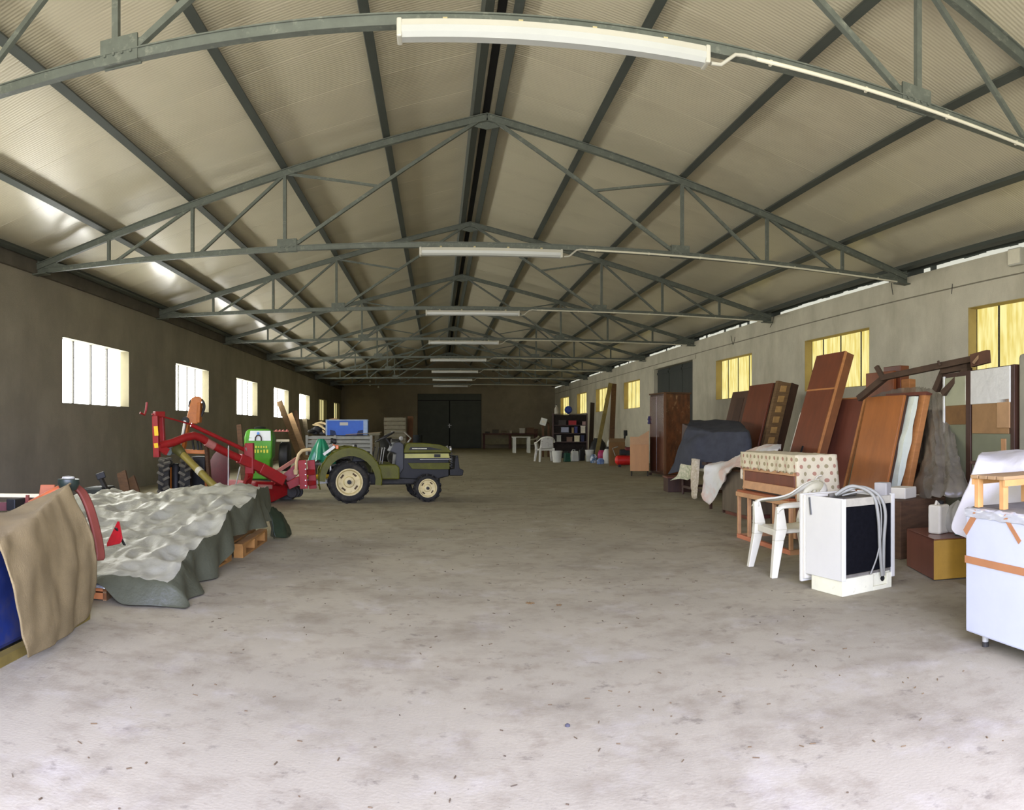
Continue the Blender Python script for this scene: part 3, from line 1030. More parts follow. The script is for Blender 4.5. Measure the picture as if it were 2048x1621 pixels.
obj('body', MB().b2(ar(378, 914, RO) + V(0, .4, 0), ar(410, 990, RO)), m_black, bev=0.03, **W)
obj('frame_strap', MB().bar(ar(413, 888, RO - .2), ar(421, 990, RO - .2), 0.05, 0.12, (0, 1, 0)), m_wood_d, **W)
obj('frame_plate', MB().bar(ar(414, 955, RO - .1), ar(416, 1008, RO - .1), 0.04, 0.16, (0, 1, 0)), m_orange, **W)
b = MB().tube([ar(337, 903, RO - .2), ar(360, 899, RO + .1)], 0.075, 14)
obj('oil_tank', b, M('blue_grey_tank', (112, 124, 132), rough=0.4, var=0.15), smooth=40, **W)
obj('tank_stand', MB().lathe([(0, 0), (.10, 0), (.10, .62), (.05, .68), (0, .68)], 14, Matrix.Translation(V(*ar(352, 998, RO).xy, 0.06))), m_black, smooth=40, **W)
obj('side_frame', MB().bar(ar(341, 935, RO - .05), ar(342, 1004, RO - .05), 0.05, 0.07, (0, 1, 0)), m_orange, **W)
for px in (331, 374):
    c = ar(px, 960, RO)
    an = th(px) + 0.10
    T = Matrix.Translation(V(c.x, c.y, 0.42)) @ Matrix.Rotation(-an, 4, 'Z') @ Matrix.Rotation(pi / 2, 4, 'Y')
    o = obj('tyre', MB().lathe([(.2, -.09), (.30, -.10), (.39, -.09), (.40, 0), (.39, .09), (.30, .10), (.2, .09)], 28, T), m_tyre, smooth=50, **W)
    b = MB()
    for k in range(16):
        for s in (-1, 1):
            a = 2 * pi * (k + (.5 if s > 0 else 0)) / 16
            q = Matrix.Rotation(a, 4, 'Z') @ Matrix.Translation(V(.405, 0, s * .05)) @ Matrix.Rotation(s * .5, 4, 'X')
            vs = [T @ q @ V(x, y, z) for x, y, z in ((-.02, -.022, -.06), (.02, -.022, -.06), (.02, .022, -.06), (-.02, .022, -.06), (-.02, -.022, .06), (.02, -.022, .06), (.02, .022, .06), (-.02, .022, .06))]
            b.hexa(vs[:4], vs[4:])
    g = obj('tyre_lugs', b, M('dusty_lugs', (92, 88, 76), rough=0.9, var=0.35, scale=14), o, world=True)
    g['kind'] = 'stuff'

# olive guard tube of a drive shaft
a, c = ar(361, 905, 12.2), ar(452, 996, 11.4)
t = empty('shaft_guard', V(c.x, c.y, 0.0), 0, 'long olive plastic drive shaft guard slanting down in front of the orange arm', 'shaft guard')
obj('tube', MB().tube([a, a.lerp(c, .5), c], 0.062, 14), M('olive_plastic', (132, 118, 52), rough=0.45, var=0.12), t, world=True, smooth=50)
obj('collar', MB().tube([a + (a - c).normalized() * .12, a + (c - a).normalized() * .08], [0.10, 0.07], 14), M('dark_olive', (84, 82, 40), rough=0.5), t, world=True, smooth=50)
obj('pale_band', MB().tube([a.lerp(c, .40), a.lerp(c, .47)], 0.066, 14), M('pale_band', (196, 190, 164), rough=0.6), t, world=True, smooth=50)
# maroon disc leaning behind
c = ar(436, 950, 13.6)
obj('maroon_disc', MB().lathe([(0, -.02), (.30, -.02), (.48, -.005), (.49, .005), (.30, .02), (0, .02)], 30, Matrix.Translation(V(c.x, c.y, 0.47)) @ Matrix.Rotation(-.35, 4, 'Z') @ Matrix.Rotation(radians(80), 4, 'X') @ Matrix.Scale(.55, 4, V(1, 0, 0))),
    M('maroon_paint', (84, 26, 34), rough=0.5, var=0.2), smooth=40, thing=('dark maroon steel disc standing on edge between orange machine and red boom', 'disc'))

# ------------------------------------------------------------------ green sprayer tank
cs = ar(520, 900, 15.6)
sp = empty('sprayer', V(cs.x, cs.y, 0), -th(520) * 0.4, 'bright green sprayer tank with white label panel, behind the red machine', 'sprayer')
b = MB()
ring = lambda z, wx, wy, ox=0: [V(ox - wx, -wy, z), V(ox + wx, -wy, z), V(ox + wx, wy, z), V(ox - wx, wy, z)]
rs = [ring(.28, .24, .22), ring(.70, .25, .24), ring(.74, .29, .26), ring(1.16, .30, .27), ring(1.30, .27, .24), ring(1.35, .20, .18)]
b.v = [p for r in rs for p in r]
b.f = [[3, 2, 1, 0]] + [[i * 4 + k, i * 4 + (k + 1) % 4, i * 4 + 4 + (k + 1) % 4, i * 4 + 4 + k] for i in range(5) for k in range(4)] + [[20, 21, 22, 23]]
m_sgreen = M('sprayer_green', (84, 156, 40), rough=0.45, scale=3, var=0.1)
tk = obj('tank', b, m_sgreen, sp, bev=0.03, smooth=40)
obj('label_panel', MB().add([V(-.20, -.272, 1.10), V(.27, -.276, 1.10), V(.26, -.245, 1.31), V(-.17, -.242, 1.31)], [[0, 1, 2, 3]]), M('label_white', (226, 230, 224), rough=0.5, var=0.03), tk, solid=0.012)
b = MB()
arch = [(-.06, 1.10), (-.055, 1.17), (-.02, 1.215), (.03, 1.215), (.065, 1.17), (.07, 1.10)]
b.tube([V(x, -.285 + (z - 1.10) * .13, z) for x, z in arch], 0.016, 6)
obj('arch_emblem', b, M('emblem_dark', (64, 52, 40), rough=0.6), tk)
obj('blue_dot', MB().lathe([(0, 0), (.028, 0), (.028, .012), (0, .012)], 12, Matrix.Translation(V(.0, -.262, 1.255)) @ Matrix.Rotation(pi / 2, 4, 'X')), M('emblem_blue', (96, 156, 226), rough=0.5), tk)
b = MB()
for k in range(6):
    b.box((-.10 + .055 * k, -.272, .97), (.03, .012, .05 if k % 2 else .035))
    b.box((-.13 + .065 * k, -.274, .88), (.035, .012, .07 if k % 3 else .05))
obj('yellow_lettering', b, M('lettering_yellow', (206, 204, 60), rough=0.5), tk)
obj('lid', MB().lathe([(0.12, 0), (.13, .03), (.10, .05), (0, .06)], 16, Matrix.Translation(V(0, 0, 1.345))), m_black, sp, smooth=40)
b = MB().box((0, 0, .24), (.62, .5, .08))
for x in (-.27, .27):
    for y in (-.2, .2):
        b.box((x, y, .11), (.06, .06, .22))
obj('frame', b, m_iron, sp)
b = MB().lathe([(0, -.1), (.28, -.1), (.32, -.05), (.32, .08), (.26, .12), (.1, .12), (0, .1)], 20, Matrix.Translation(V(.52, .1, .76)) @ Matrix.Rotation(pi / 2, 4, 'Y'))
obj('fan_housing', b, m_black, sp, smooth=40)
b = MB().tube([(.30, -.05, 1.30), (.62, -.05, 1.30)], .012, 8)
for k in range(4):
    b.lathe([(0, 0), (.02, 0), (.025, .03), (0, .05)], 8, Matrix.Translation(V(.36 + .075 * k, -.05, 1.29)))
obj('nozzle_rail', b, M('pink_nozzles', (214, 128, 118), rough=0.5), sp)
obj('filter_cup', MB().box((.50, -.05, 1.10), (.28, .1, .05)), M('cream_plastic', (206, 196, 160), rough=0.5), sp, bev=0.01)

# ------------------------------------------------------------------ planks leaning on the left wall
wp = [(558, 803, 601, 29.8, .24, 'with a split pointed top reaching into the window', m_wood), (579, 828, 612, 31.6, .26, 'broad and pale brown', m_wood), (586, 822, 606, 33.2, .20, 'narrow and dark', m_wood_d), (598, 838, 616, 35.6, .22, 'short and grey, farthest along the wall', M('grey_wood', (128, 116, 92), rough=0.9, var=0.2, st=(1, 1, 4)))]
for px, py, bx, yy, w, txt, mm in wp:
    tpz = aY(px, py, yy)
    tpz.x = max(tpz.x, WL + 0.16)
    base = V(aY(bx, 900, yy).x + .1, yy - .3, 0.01)
    b = MB().bar(base, tpz, w, 0.05, (0, 1, 0))
    obj('plank', b, mm, thing=('wooden plank leaning on the left wall, %s' % txt, 'plank', 'planks on the left wall'))
for px, py, bx, by, rho, w, txt in ((478, 850, 490, 915, 14.5, .10, 'thin dark post leaning on the left wall beside the green sprayer'), (243, 945, 262, 1010, 11.2, .16, 'dark brown board leaning on the left wall, taller of the two'), (262, 956, 286, 1010, 11.6, .14, 'dark brown board leaning on the left wall, shorter of the two')):
    tpz = ar(px, py, rho + .4)
    q = ar(bx, by, rho)
    q.z = 0.01
    obj('board' if w > .12 else 'post', MB().bar(q, tpz, w, .04, (0, 1, 0)), m_wood_d, thing=(txt, 'board' if w > .12 else 'post'))

# ------------------------------------------------------------------ slatted trailer with a blue crate
TYY = 19.0
x0, x1 = aY(610, 880, TYY).x, aY(742, 880, TYY).x
tl = empty('trailer', V((x0 + x1) / 2, TYY + .6, 0), 0.05, 'grey slatted trailer loaded with a blue crate, behind the tractor', 'trailer')
hw = (x1 - x0) / 2
m_slat = M('grey_slat_metal', (150, 150, 140), rough=0.6, scale=6, var=0.12)
obj('bed', MB().b2((-hw, -.6, .66), (hw, .6, .74)), m_iron, tl)
for k in range(4):
    z = .80 + .105 * k
    obj('slat', MB().b2((-hw, -.62, z - .04), (hw, -.59, z + .04)), m_slat, tl, bev=.008)
    obj('slat', MB().b2((-hw, .59, z - .04), (hw, .62, z + .04)), m_slat, tl, bev=.008)
    obj('slat', MB().b2((hw - .01, -.6, z - .045), (hw + .02, .6, z + .045)), M('brown_end_board', (128, 112, 82), rough=0.8, var=0.15), tl)
for x in (-hw + .03, -.1, hw - .03):
    obj('stake', MB().b2((x - .03, -.65, .66), (x + .03, -.62, 1.18)), m_slat, tl)
obj('top_sheet', MB().hexa([V(hw - .7, -.66, 1.19), V(hw + .22, -.66, 1.25), V(hw + .22, .5, 1.25), V(hw - .7, .5, 1.19)], [V(hw - .7, -.66, 1.205), V(hw + .22, -.66, 1.265), V(hw + .22, .5, 1.265), V(hw - .7, .5, 1.205)]), M('sheet_tan', (150, 132, 98), rough=0.7), tl)
for x in (-.5, .5):
    for y in (-.55, .55):
        T = Matrix.Translation(V(x, y, .30)) @ Matrix.Rotation(pi / 2, 4, 'X')
        obj('wheel', MB().lathe([(.12, -.08), (.28, -.09), (.30, 0), (.28, .09), (.12, .08)], 20, T), m_tyre, tl, smooth=40)
obj('axle', MB().b2((-.6, -.5, .30), (.6, .5, .66)), m_iron, tl)
bz = 1.28
bx0, bx1 = aY(651, 850, TYY + .1).x, aY(733, 850, TYY + .1).x
bc = empty('blue_crate', V((bx0 + bx1) / 2, TYY + .45, bz - .10), .04, 'bright blue crate with pale rims and a white tag, on the grey trailer', 'crate')
h = (bx1 - bx0) / 2
m_blue = M('crate_blue', (34, 92, 190), rough=0.45, scale=3, var=0.1)
b = MB()
for p, q in (((-h, -.32, 0), (h, -.29, .40)), ((-h, .29, 0), (h, .32, .40)), ((-h, -.3, 0), (-h + .03, .3, .40)), ((h - .03, -.3, 0), (h, .3, .40)), ((-h, -.3, 0), (h, .3, .03))):
    b.b2(p, q)
obj('walls', b, m_blue, bc)
b = MB().b2((-h - .01, -.335, .385), (h + .01, -.285, .415)).b2((h - .10, -.33, 0), (h + .012, -.30, .40)).b2((-h - .01, -.33, 0), (-h + .03, -.30, .40))
b.b2((h - .02, -.335, .385), (h + .012, .33, .415))
obj('pale_rim', b, M('crate_pale_rim', (150, 172, 200), rough=0.5), bc)
obj('white_tag', MB().b2((-.18, -.328, .26), (.04, -.318, .34)), m_white_pl, bc)
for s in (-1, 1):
    obj('dark_corner', MB().prism([(0, 0), (.17, 0), (.13, .12), (0, .14)], .012, Matrix.Translation(V(s * (h - .11), -.334, .0)) @ Matrix(((-s, 0, 0, 0), (0, 0, 1, 0), (0, 1, 0, 0), (0, 0, 0, 1)))), M('crate_dark_patch', (24, 44, 84), rough=0.6), bc)  # dark blue patches in the lower front corners
for k, (ax, ay, cx, cy) in enumerate(((626, 850, 652, 860), (630, 848, 655, 850), (632, 858, 650, 866), (640, 846, 655, 872))):
    a, c = aY(ax, ay, TYY + .7), aY(cx, cy, TYY + .4)
    m_ = a.lerp(c, .5) + V(0, 0, .05)
    obj('stick', MB().tube([a, m_, c], [.02, .035, .03], 7), M('pale_stick', (190, 168, 124), rough=0.8, var=0.15), smooth=60,
        thing=('%s pale bare stick stacked at the left end of the grey trailer' % ('topmost', 'second highest', 'third highest', 'steepest')[k], 'stick', 'sticks on the trailer'))
c = aY(636, 864, TYY + .5)
b = MB()
for k in range(6):
    b.lathe([(0, -.05), (.10, -.04), (.13, 0), (.10, .05), (0, .06)], 10, Matrix.Translation(c + V(-.16 + .07 * k, .03 * (k % 2), .02 * (k % 3))) @ Matrix.Rotation(k, 4, 'X'))
obj('black_bag', b, m_black, smooth=60, thing=('black plastic bag lying left of the blue crate on the trailer', 'bag'))
c = aY(668, 842, TYY + .9)
obj('tan_saddle', MB().lathe([(0, -.05), (.10, -.05), (.13, 0), (.08, .07), (0, .09)], 14, Matrix.Translation(c + V(0, 0, -.02)) @ Matrix.Scale(1.6, 4, V(1, 0, 0))), M('tan_leather', (190, 150, 110), rough=0.7), smooth=60, thing=('tan leather saddle shape behind the top of the blue crate', 'saddle'))

# ------------------------------------------------------------------ tarpaulin over pallets, left foreground
X0, X1, Y0, Y1 = -4.15, -2.06, 5.22, 8.75


def hgt(x, y):
    u, v = (x - X0) / (X1 - X0), (y - Y0) / (Y1 - Y0)
    z = 0.30 + 0.12 * u * v + 0.26 * smoothstep(.25, .8, v) * (1 - 0.35 * u) + 0.05 * sin(u * 5 + v * 4)
    q = V(x * 1.7, y * 1.7, 2)
    z += 0.05 * noise.noise(q * .7) + 0.11 * (0.22 - abs(noise.noise(V(x * 1.1 - y * .5, y * 1.9 + x * .8, 3)))) + 0.09 * (0.2 - abs(noise.noise(V(x * 3.4, y * 2.2, 7)))) + 0.045 * (0.2 - abs(noise.noise(V(x * 7 + y * 3, y * 5 - x * 3, 1)))) 
    z *= 0.30 + 0.70 * smoothstep(-.08, .42, v + .22 * u)
    return max(0.16 if y > 5.95 else 0.10, z)


def edge_x(y):
    return X1 + 0.10 * noise.noise(V(0, y * 1.6, 5)) + 0.03 * sin(y * 5)


rows = []
NX, NY = 74, 104
for i in range(NY + 1):
    v = i / NY
    y = Y0 + (Y1 - Y0) * v
    r = []
    ex = edge_x(y)
    for j in range(NX + 1):
        u = j / NX
        x = X0 + (ex - X0) * u
        z = hgt(x, y)
        r.append(V(x, y, z))
    # skirt falling on the right-hand side
    top = r[-1]
    hem = 0.015 if v < .30 else 0.015 + 0.24 * smoothstep(.30, .55, v) * (1 - 0.0 * v)
    if v > .93:
        hem = 0.03
    out = 0.07 + (0.10 * (1 - smoothstep(.0, .3, v))) + 0.02 * sin(y * 9)
    for k in range(1, 11):
        t = k / 10
        zz = top.z + (hem - top.z) * t
        r.append(V(top.x + out * t ** 0.8 + 0.05 * sin(y * 11 + t * 2) * t, y, max(zz, 0.012)))
    rows.append(r)
# skirt falling at the near end
near = []
for k in range(9, 0, -1):
    t = k / 9
    rr = []
    for j, p in enumerate(rows[0]):
        if j > NX:
            q = p + V(0, -0.10 * t, 0)
            q.z = max(p.z * (1 - t), 0.012)
        else:
            hem = 0.02 + (0.13 if p.x < -2.55 else 0.13 * smoothstep(-2.3, -2.6, p.x))
            q = V(p.x, p.y - 0.16 * t ** .8 - .03 * sin(p.x * 13) * t, max(hem, p.z + (hem - p.z) * t))
        rr.append(q)
    near.append(rr)
rows = near + rows
m_tarp = M('silver_green_tarpaulin', (150, 148, 128), rough=0.48, scale=5, var=0.10, bump=0.25, bscale=34, spec=0.4)
stains(m_tarp, (116, 118, 102), 3.0, 0.5, 0.7, amount=0.5)
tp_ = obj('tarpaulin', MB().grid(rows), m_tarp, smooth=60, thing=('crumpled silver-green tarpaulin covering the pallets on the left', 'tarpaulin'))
# a second, darker grey-green on the faces that hang down the sides
tp_.data.materials.append(M('darker_tarpaulin_sides', (72, 74, 57), rough=0.5, scale=5, var=0.12, bump=0.25, bscale=34, spec=0.5))
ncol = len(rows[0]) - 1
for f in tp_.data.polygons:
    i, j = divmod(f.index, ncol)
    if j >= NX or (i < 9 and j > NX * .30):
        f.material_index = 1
# dark green underside flap turned out at the far right corner
fr = [[V(-2.10, 8.60, .44), V(-2.04, 8.75, .38), V(-2.02, 8.92, .34)], [V(-1.98, 8.52, .26), V(-1.90, 8.70, .24), V(-1.88, 8.95, .20)], [V(-1.93, 8.52, .05), V(-1.84, 8.70, .02), V(-1.84, 9.0, .02)]]
obj('tarp_flap', MB().grid(crumple(refine(fr, 6), .05, 5, 2)), M('dark_green_tarp', (36, 48, 32), rough=0.5, var=0.2), smooth=60, solid=.006, thing=('dark green tarpaulin flap hanging at the far right corner of the pallets', 'tarpaulin'))


def pallet(name, x, y, z, rz, txt, cat='pallet', lx=.8, ly=1.2, mm=None):
    p = empty(name, V(x, y, z), rz, txt, cat)
    mm = mm or m_wood_o
    for k in range(3):
        obj('bottom_board', MB().b2((-lx / 2 + k * (lx - .1) / 2, -ly / 2, 0), (-lx / 2 + k * (lx - .1) / 2 + .1, ly / 2, .022)), mm, p)
        for q in range(3):
            cx, cy = -lx / 2 + .05 + k * (lx - .1) / 2, -ly / 2 + .07 + q * (ly - .14) / 2
            obj('block', MB().b2((cx - .05, cy - .07, .022), (cx + .05, cy + .07, .10)), mm, p)
    for q in range(3):
        cy = -ly / 2 + .07 + q * (ly - .14) / 2
        obj('stringer', MB().b2((-lx / 2, cy - .07, .10), (lx / 2, cy + .07, .122)), mm, p)
    nb = 6
    for k in range(nb):
        cx = -lx / 2 + .05 + k * (lx - .1) / (nb - 1)
        obj('top_board', MB().b2((cx - .045, -ly / 2, .122), (cx + .045, ly / 2, .144)), mm, p)
    return p


pallet('pallet', -2.42, 7.95, 0, 0.02, 'orange-brown pallet showing under the far half of the silver tarpaulin')
pallet('pallet', -2.50, 6.60, 0, -0.03, 'orange-brown pallet under the near half of the silver tarpaulin')
# contents hump so that the sheet is carried
obj('sack_stack', MB().b2((-3.9, 5.6, 0), (-2.95, 8.5, .16)), m_wood_d, bev=.04, thing=('low dark stack of boards beneath the silver tarpaulin', 'boards'))
# crate end with foil at the near left edge of the tarpaulin
ce = empty('wooden_crate', V(-2.68, 5.22, 0), .15, 'small worn wooden crate with silver foil under the near edge of the tarpaulin', 'crate')
for k in range(2):
    obj('board', MB().b2((-.16, -.10, .01 + .062 * k), (.16, -.08, .06 + .062 * k)), M('crate_orange_wood', (150, 92, 48), rough=0.8, var=0.3), ce)
    obj('board', MB().b2((-.16, .08, .01 + .062 * k), (.16, .10, .06 + .062 * k)), m_wood_d, ce)
obj('end_board', MB().b2((.13, -.1, 0), (.16, .1, .13)), m_wood, ce)
obj('end_board', MB().b2((-.16, -.1, 0), (-.13, .1, .13)), m_wood, ce)
rows = [[V(-.17 + .34 * j / 14, -.14 + .26 * i / 8, .135 + .012 * noise.noise(V(j * .7, i * .7, 1)) - (.03 if i == 0 else 0)) for j in range(15)] for i in range(9)]
obj('silver_foil', MB().grid(rows), M('foil', (200, 200, 196), rough=0.22, metal=0.8, var=0.1), ce, smooth=40, solid=.004)

# warning triangle lying up against the tarpaulin
tri = empty('warning_triangle', ar(228, 1096, 5.62), -.30, 'red reflective warning triangle standing on the silver tarpaulin', 'triangle')
b = MB().prism([(-.068, 0), (.052, .035), (.066, .055), (.068, .085), (.002, .205), (-.012, .205), (-.072, .03)], .012, Matrix.Rotation(radians(72), 4, 'X'))
obj('reflector', b, M('reflector_red', (150, 14, 24), rough=0.28, scale=30, var=0.2, spec=0.7), tri, bev=.003)
obj('back_stand', MB().bar(V(0, .02, .15), V(.02, .10, .01), .03, .008), m_black, tri)

# ------------------------------------------------------------------ blue machine under sacking, left edge
bl = empty('covered_machine', V(-2.95, 3.6, 0), 0, 'old blue machine with red mudguard, mostly hidden under a burlap sheet', 'machine')
W = dict(parent=bl, world=True)
m_bblue = M('worn_blue_paint', (22, 40, 92), rough=0.6, scale=4, var=0.3)
stains(m_bblue, (70, 66, 74), 6, 0.5, 0.75, amount=0.6)
vs_b = [V(-2.33, 2.2, .06), V(-2.42, 4.25, .06), V(-3.6, 4.25, .06), V(-3.6, 2.2, .06)]
vs_t = [V(-2.33, 2.2, .72), V(-2.50, 4.2, .74), V(-3.6, 4.25, .78), V(-3.6, 2.2, .72)]
obj('body', MB().hexa([vs_b[0], vs_b[1], vs_b[2], vs_b[3]][::1], vs_t), m_bblue, bev=.03, **W)
obj('skid', MB().bar(V(-2.30, 2.2, .03), V(-2.40, 4.6, .03), .06, .06), M('mustard_skid', (112, 96, 40), rough=0.8, var=0.2), **W)
obj('skid', MB().bar(V(-3.5, 2.2, .03), V(-3.5, 4.6, .03), .06, .06), M('mustard_skid', (112, 96, 40)), **W)
pts = [(150, 972), (166, 984), (180, 1012), (191, 1048), (199, 1084), (203, 1112), (200, 1119)]
rows = [[ar(x - 10, y + 1, 5.36), ar(x + 5, y, 5.42)] for x, y in pts]
rows = [[r[0], r[0].lerp(r[1], .5), r[1]] for r in rows]
m_mud = M('faded_red_paint', (122, 60, 48), rough=0.65, scale=4, var=0.15)
obj('mudguard', MB().grid(refine(rows, 3)), m_mud, solid=.025, smooth=60, **W)
obj('mudguard_frame', MB().tube([ar(60, 1010, 5.4), ar(100, 989, 5.4), ar(132, 972, 5.4)], .03, 8), M('orange_frame', (170, 84, 40), rough=0.6, var=0.2), smooth=60, **W)
T = Matrix.Translation(ar(137, 967, 5.35))
obj('lamp', MB().lathe([(0, -.05), (.06, -.05), (.085, 0), (.08, .03), (.05, .035), (0, .03)], 18, T), M('lamp_dark_green', (34, 44, 36), rough=0.4), smooth=40, **W)
obj('lamp_top', MB().lathe([(.05, .036), (.045, .048), (0, .055)], 18, T), M('lamp_pale', (160, 158, 146), rough=0.5), smooth=40, **W)
obj('rail', MB().bar(ar(-60, 990, 6.2), ar(78, 992, 6.2), .03, .03), M('pale_rail', (216, 200, 160), rough=0.6), **W)
obj('lower_rail', MB().bar(ar(-60, 1013, 6.2), ar(58, 1013, 6.2), .05, .07), M('dark_red_rail', (92, 40, 36), rough=0.6), **W)
for px in (-10, 55):
    obj('rail_post', MB().bar(ar(px, 990, 6.2), ar(px, 1040, 6.2), .05, .05, (0, 1, 0)), m_mud, **W)
obj('battery_box', MB().b2(ar(12, 998, 6.1), ar(38, 1022, 6.1) + V(0, .2, 0)), m_black, bev=.01, **W)
a = ar(80, 970, 5.7)
b = MB().hexa([ar(76, 1006, 5.6), ar(108, 1006, 5.6), ar(110, 1006, 5.8), ar(78, 1006, 5.8)], [ar(81, 970, 5.6), ar(110, 970, 5.6), ar(112, 970, 5.8), ar(83, 970, 5.8)])
obj('wooden_panel', b, M('orange_brown_wood', (160, 88, 50), rough=0.6, var=0.12), bev=.006, **W)

net = [
    [(-30, 1017, 4.75), (14, 1020, 4.9), (50, 1012, 5.05), (82, 996, 5.15), (112, 980, 5.22), (139, 966, 5.27)],
    [(-14, 1046, 4.35), (25, 1040, 4.55), (62, 1024, 4.8), (92, 1003, 5.0), (117, 985, 5.13), (140, 966, 5.22)],
    [(0, 1076, 3.98), (38, 1056, 4.22), (74, 1034, 4.5), (101, 1011, 4.8), (122, 992, 5.0), (143, 970, 5.15)],
    [(14, 1132, 3.97), (58, 1120, 4.20), (92, 1100, 4.48), (128, 1082, 4.78), (153, 1064, 5.0), (172, 1032, 5.15)],
    [(34, 1215, 3.98), (76, 1208, 4.22), (110, 1192, 4.50), (145, 1170, 4.82), (172, 1148, 5.05), (192, 1098, 5.2)],
    [(50, 1282, 4.02), (90, 1262, 4.27), (120, 1242, 4.55), (152, 1222, 4.88), (178, 1200, 5.10), (198, 1158, 5.25)],
    [(58, 1317, 4.10), (98, 1296, 4.33), (128, 1274, 4.62), (156, 1252, 4.93), (178, 1228, 5.15), (196, 1186, 5.28)]]
rows = [[ar(*p) for p in r] for r in net]
rows = crumple(refine(rows, 10), .03, 3.2, 1.0, sharp=False)
rows = [[p + V(.020 * (abs(noise.noise(V(j * .08 + i * .03, i * .025, 3))) * 2 - .5) * min(1, i / 20), 0, 0) for j, p in enumerate(r)] for i, r in enumerate(rows)]
m_sack = M('burlap', (128, 112, 76), rough=0.95, scale=3.5, var=0.12, bump=0.35, bscale=120)
stains(m_sack, (108, 94, 62), 2.2, 0.5, 0.72, amount=0.5)
obj('burlap_sheet', MB().grid(rows), m_sack, smooth=70, solid=.008, thing=('tan burlap sheet draped over the old blue machine at the left edge', 'cloth'))
def pleats(rows, amp, seed):
    out = []
    m = len(rows[0])
    for i, r in enumerate(rows):
        t = i / (len(rows) - 1)
        q = []
        for j, p in enumerate(r):
            a = rows[min(len(rows) - 1, i + 1)][j] - rows[max(0, i - 1)][j]
            c = r[min(m - 1, j + 1)] - r[max(0, j - 1)]
            nn = a.cross(c)
            nn = nn.normalized() if nn.length > 1e-9 else V(0, 0, 1)
            x = j / m * 9
            d = (.5 - abs(noise.noise(V(x + t * 1.2, t * 1.1, seed)))) + .5 * (.4 - abs(noise.noise(V(x * 2.3 - t * 2, t * 1.7, seed + 4))))
            q.append(p + nn * d * amp * (.7 + .2 * t))
        out.append(q)
    return out


# dark green pump with a raised handle by the left wall
pc = ar(198, 1000, 10.6)
pm = empty('hand_pump', V(pc.x, pc.y, 0), 0, 'dark green box-shaped machine with raised black handle, by the left wall behind the tarpaulin', 'machine')
W = dict(parent=pm, world=True)
obj('body', MB().hexa([V(pc.x - .20, pc.y - .2, 0), V(pc.x + .22, pc.y - .2, 0), V(pc.x + .22, pc.y + .3, 0), V(pc.x - .2, pc.y + .3, 0)], [V(pc.x - .18, pc.y - .18, .50), V(pc.x + .14, pc.y - .18, .52), V(pc.x + .14, pc.y + .26, .52), V(pc.x - .18, pc.y + .26, .5)]), M('dark_green_box', (34, 38, 32), rough=0.6, var=0.2), bev=.03, **W)
obj('handle', MB().bar(ar(213, 980, 10.5), ar(201, 956, 10.5), .05, .07, (0, 1, 0)), m_iron, **W)
obj('grip', MB().bar(ar(193, 955, 10.5), ar(210, 949, 10.5), .07, .09), m_black, bev=.01, **W)
obj('side_tube', MB().tube([ar(216, 985, 10.5), ar(224, 1012, 10.5)], .05, 10), m_black, smooth=50, **W)
c = ar(200, 1012, 9.2)
b = MB()
for k in range(5):
    b.lathe([(0, -.03), (.035, -.02), (.04, .0), (.02, .03), (0, .035)], 9, Matrix.Translation(c + V(-.08 + .045 * k, .0, .012 * (k % 2))) @ Matrix.Rotation(k * .8, 4, 'X'))
obj('white_rag', b, m_white_pl, smooth=60, thing=('scrunched white plastic scrap at the back left of the silver tarpaulin', 'scrap'))

# ================================================================== RIGHT SIDE
m_wred = M('red_brown_veneer', (112, 60, 37), rough=0.35, scale=2.2, var=0.16, st=(3, 3, .35), spec=0.5)
m_wred2 = M('dull_brown_veneer', (108, 62, 47), rough=0.3, scale=2.2, var=0.14, st=(3, 3, .35), spec=0.6)
m_wor = M('orange_veneer', (158, 95, 42), rough=0.38, scale=2.5, var=0.14, st=(3, 3, .35), spec=0.5)
m_wedge = M('pale_edge_wood', (176, 118, 66), rough=0.6, scale=5, var=0.15, st=(1, 1, 4))
m_wdk = M('dark_brown_wood', (64, 40, 26), rough=0.5, scale=4, var=0.25, st=(2, 2, .5))
m_light = M('honey_wood', (186, 140, 94), rough=0.5, scale=4, var=0.14, st=(.4, 2, 2))
m_cream = M('cream_plastic_worn', (214, 208, 184), rough=0.5, var=0.06)


def lean(name, parent, xb, xt, zt, yf, yn, t, mat, z0=0.0, z1=None, dx=0.0, **kw):
    """a slab leaning towards +x; its face looks along -x"""
    z1 = zt if z1 is None else z1
    k = (xt - xb) / zt
    X = lambda z: xb + k * z + dx
    bo = [V(X(z0), yn, z0), V(X(z0) + t, yn, z0), V(X(z0) + t, yf, z0), V(X(z0), yf, z0)]
    to = [V(X(z1), yn, z1), V(X(z1) + t, yn, z1 - t * k), V(X(z1) + t, yf, z1 - t * k), V(X(z1), yf, z1)]
    return obj(name, MB().hexa(bo, to), mat, parent, world=True, **kw)


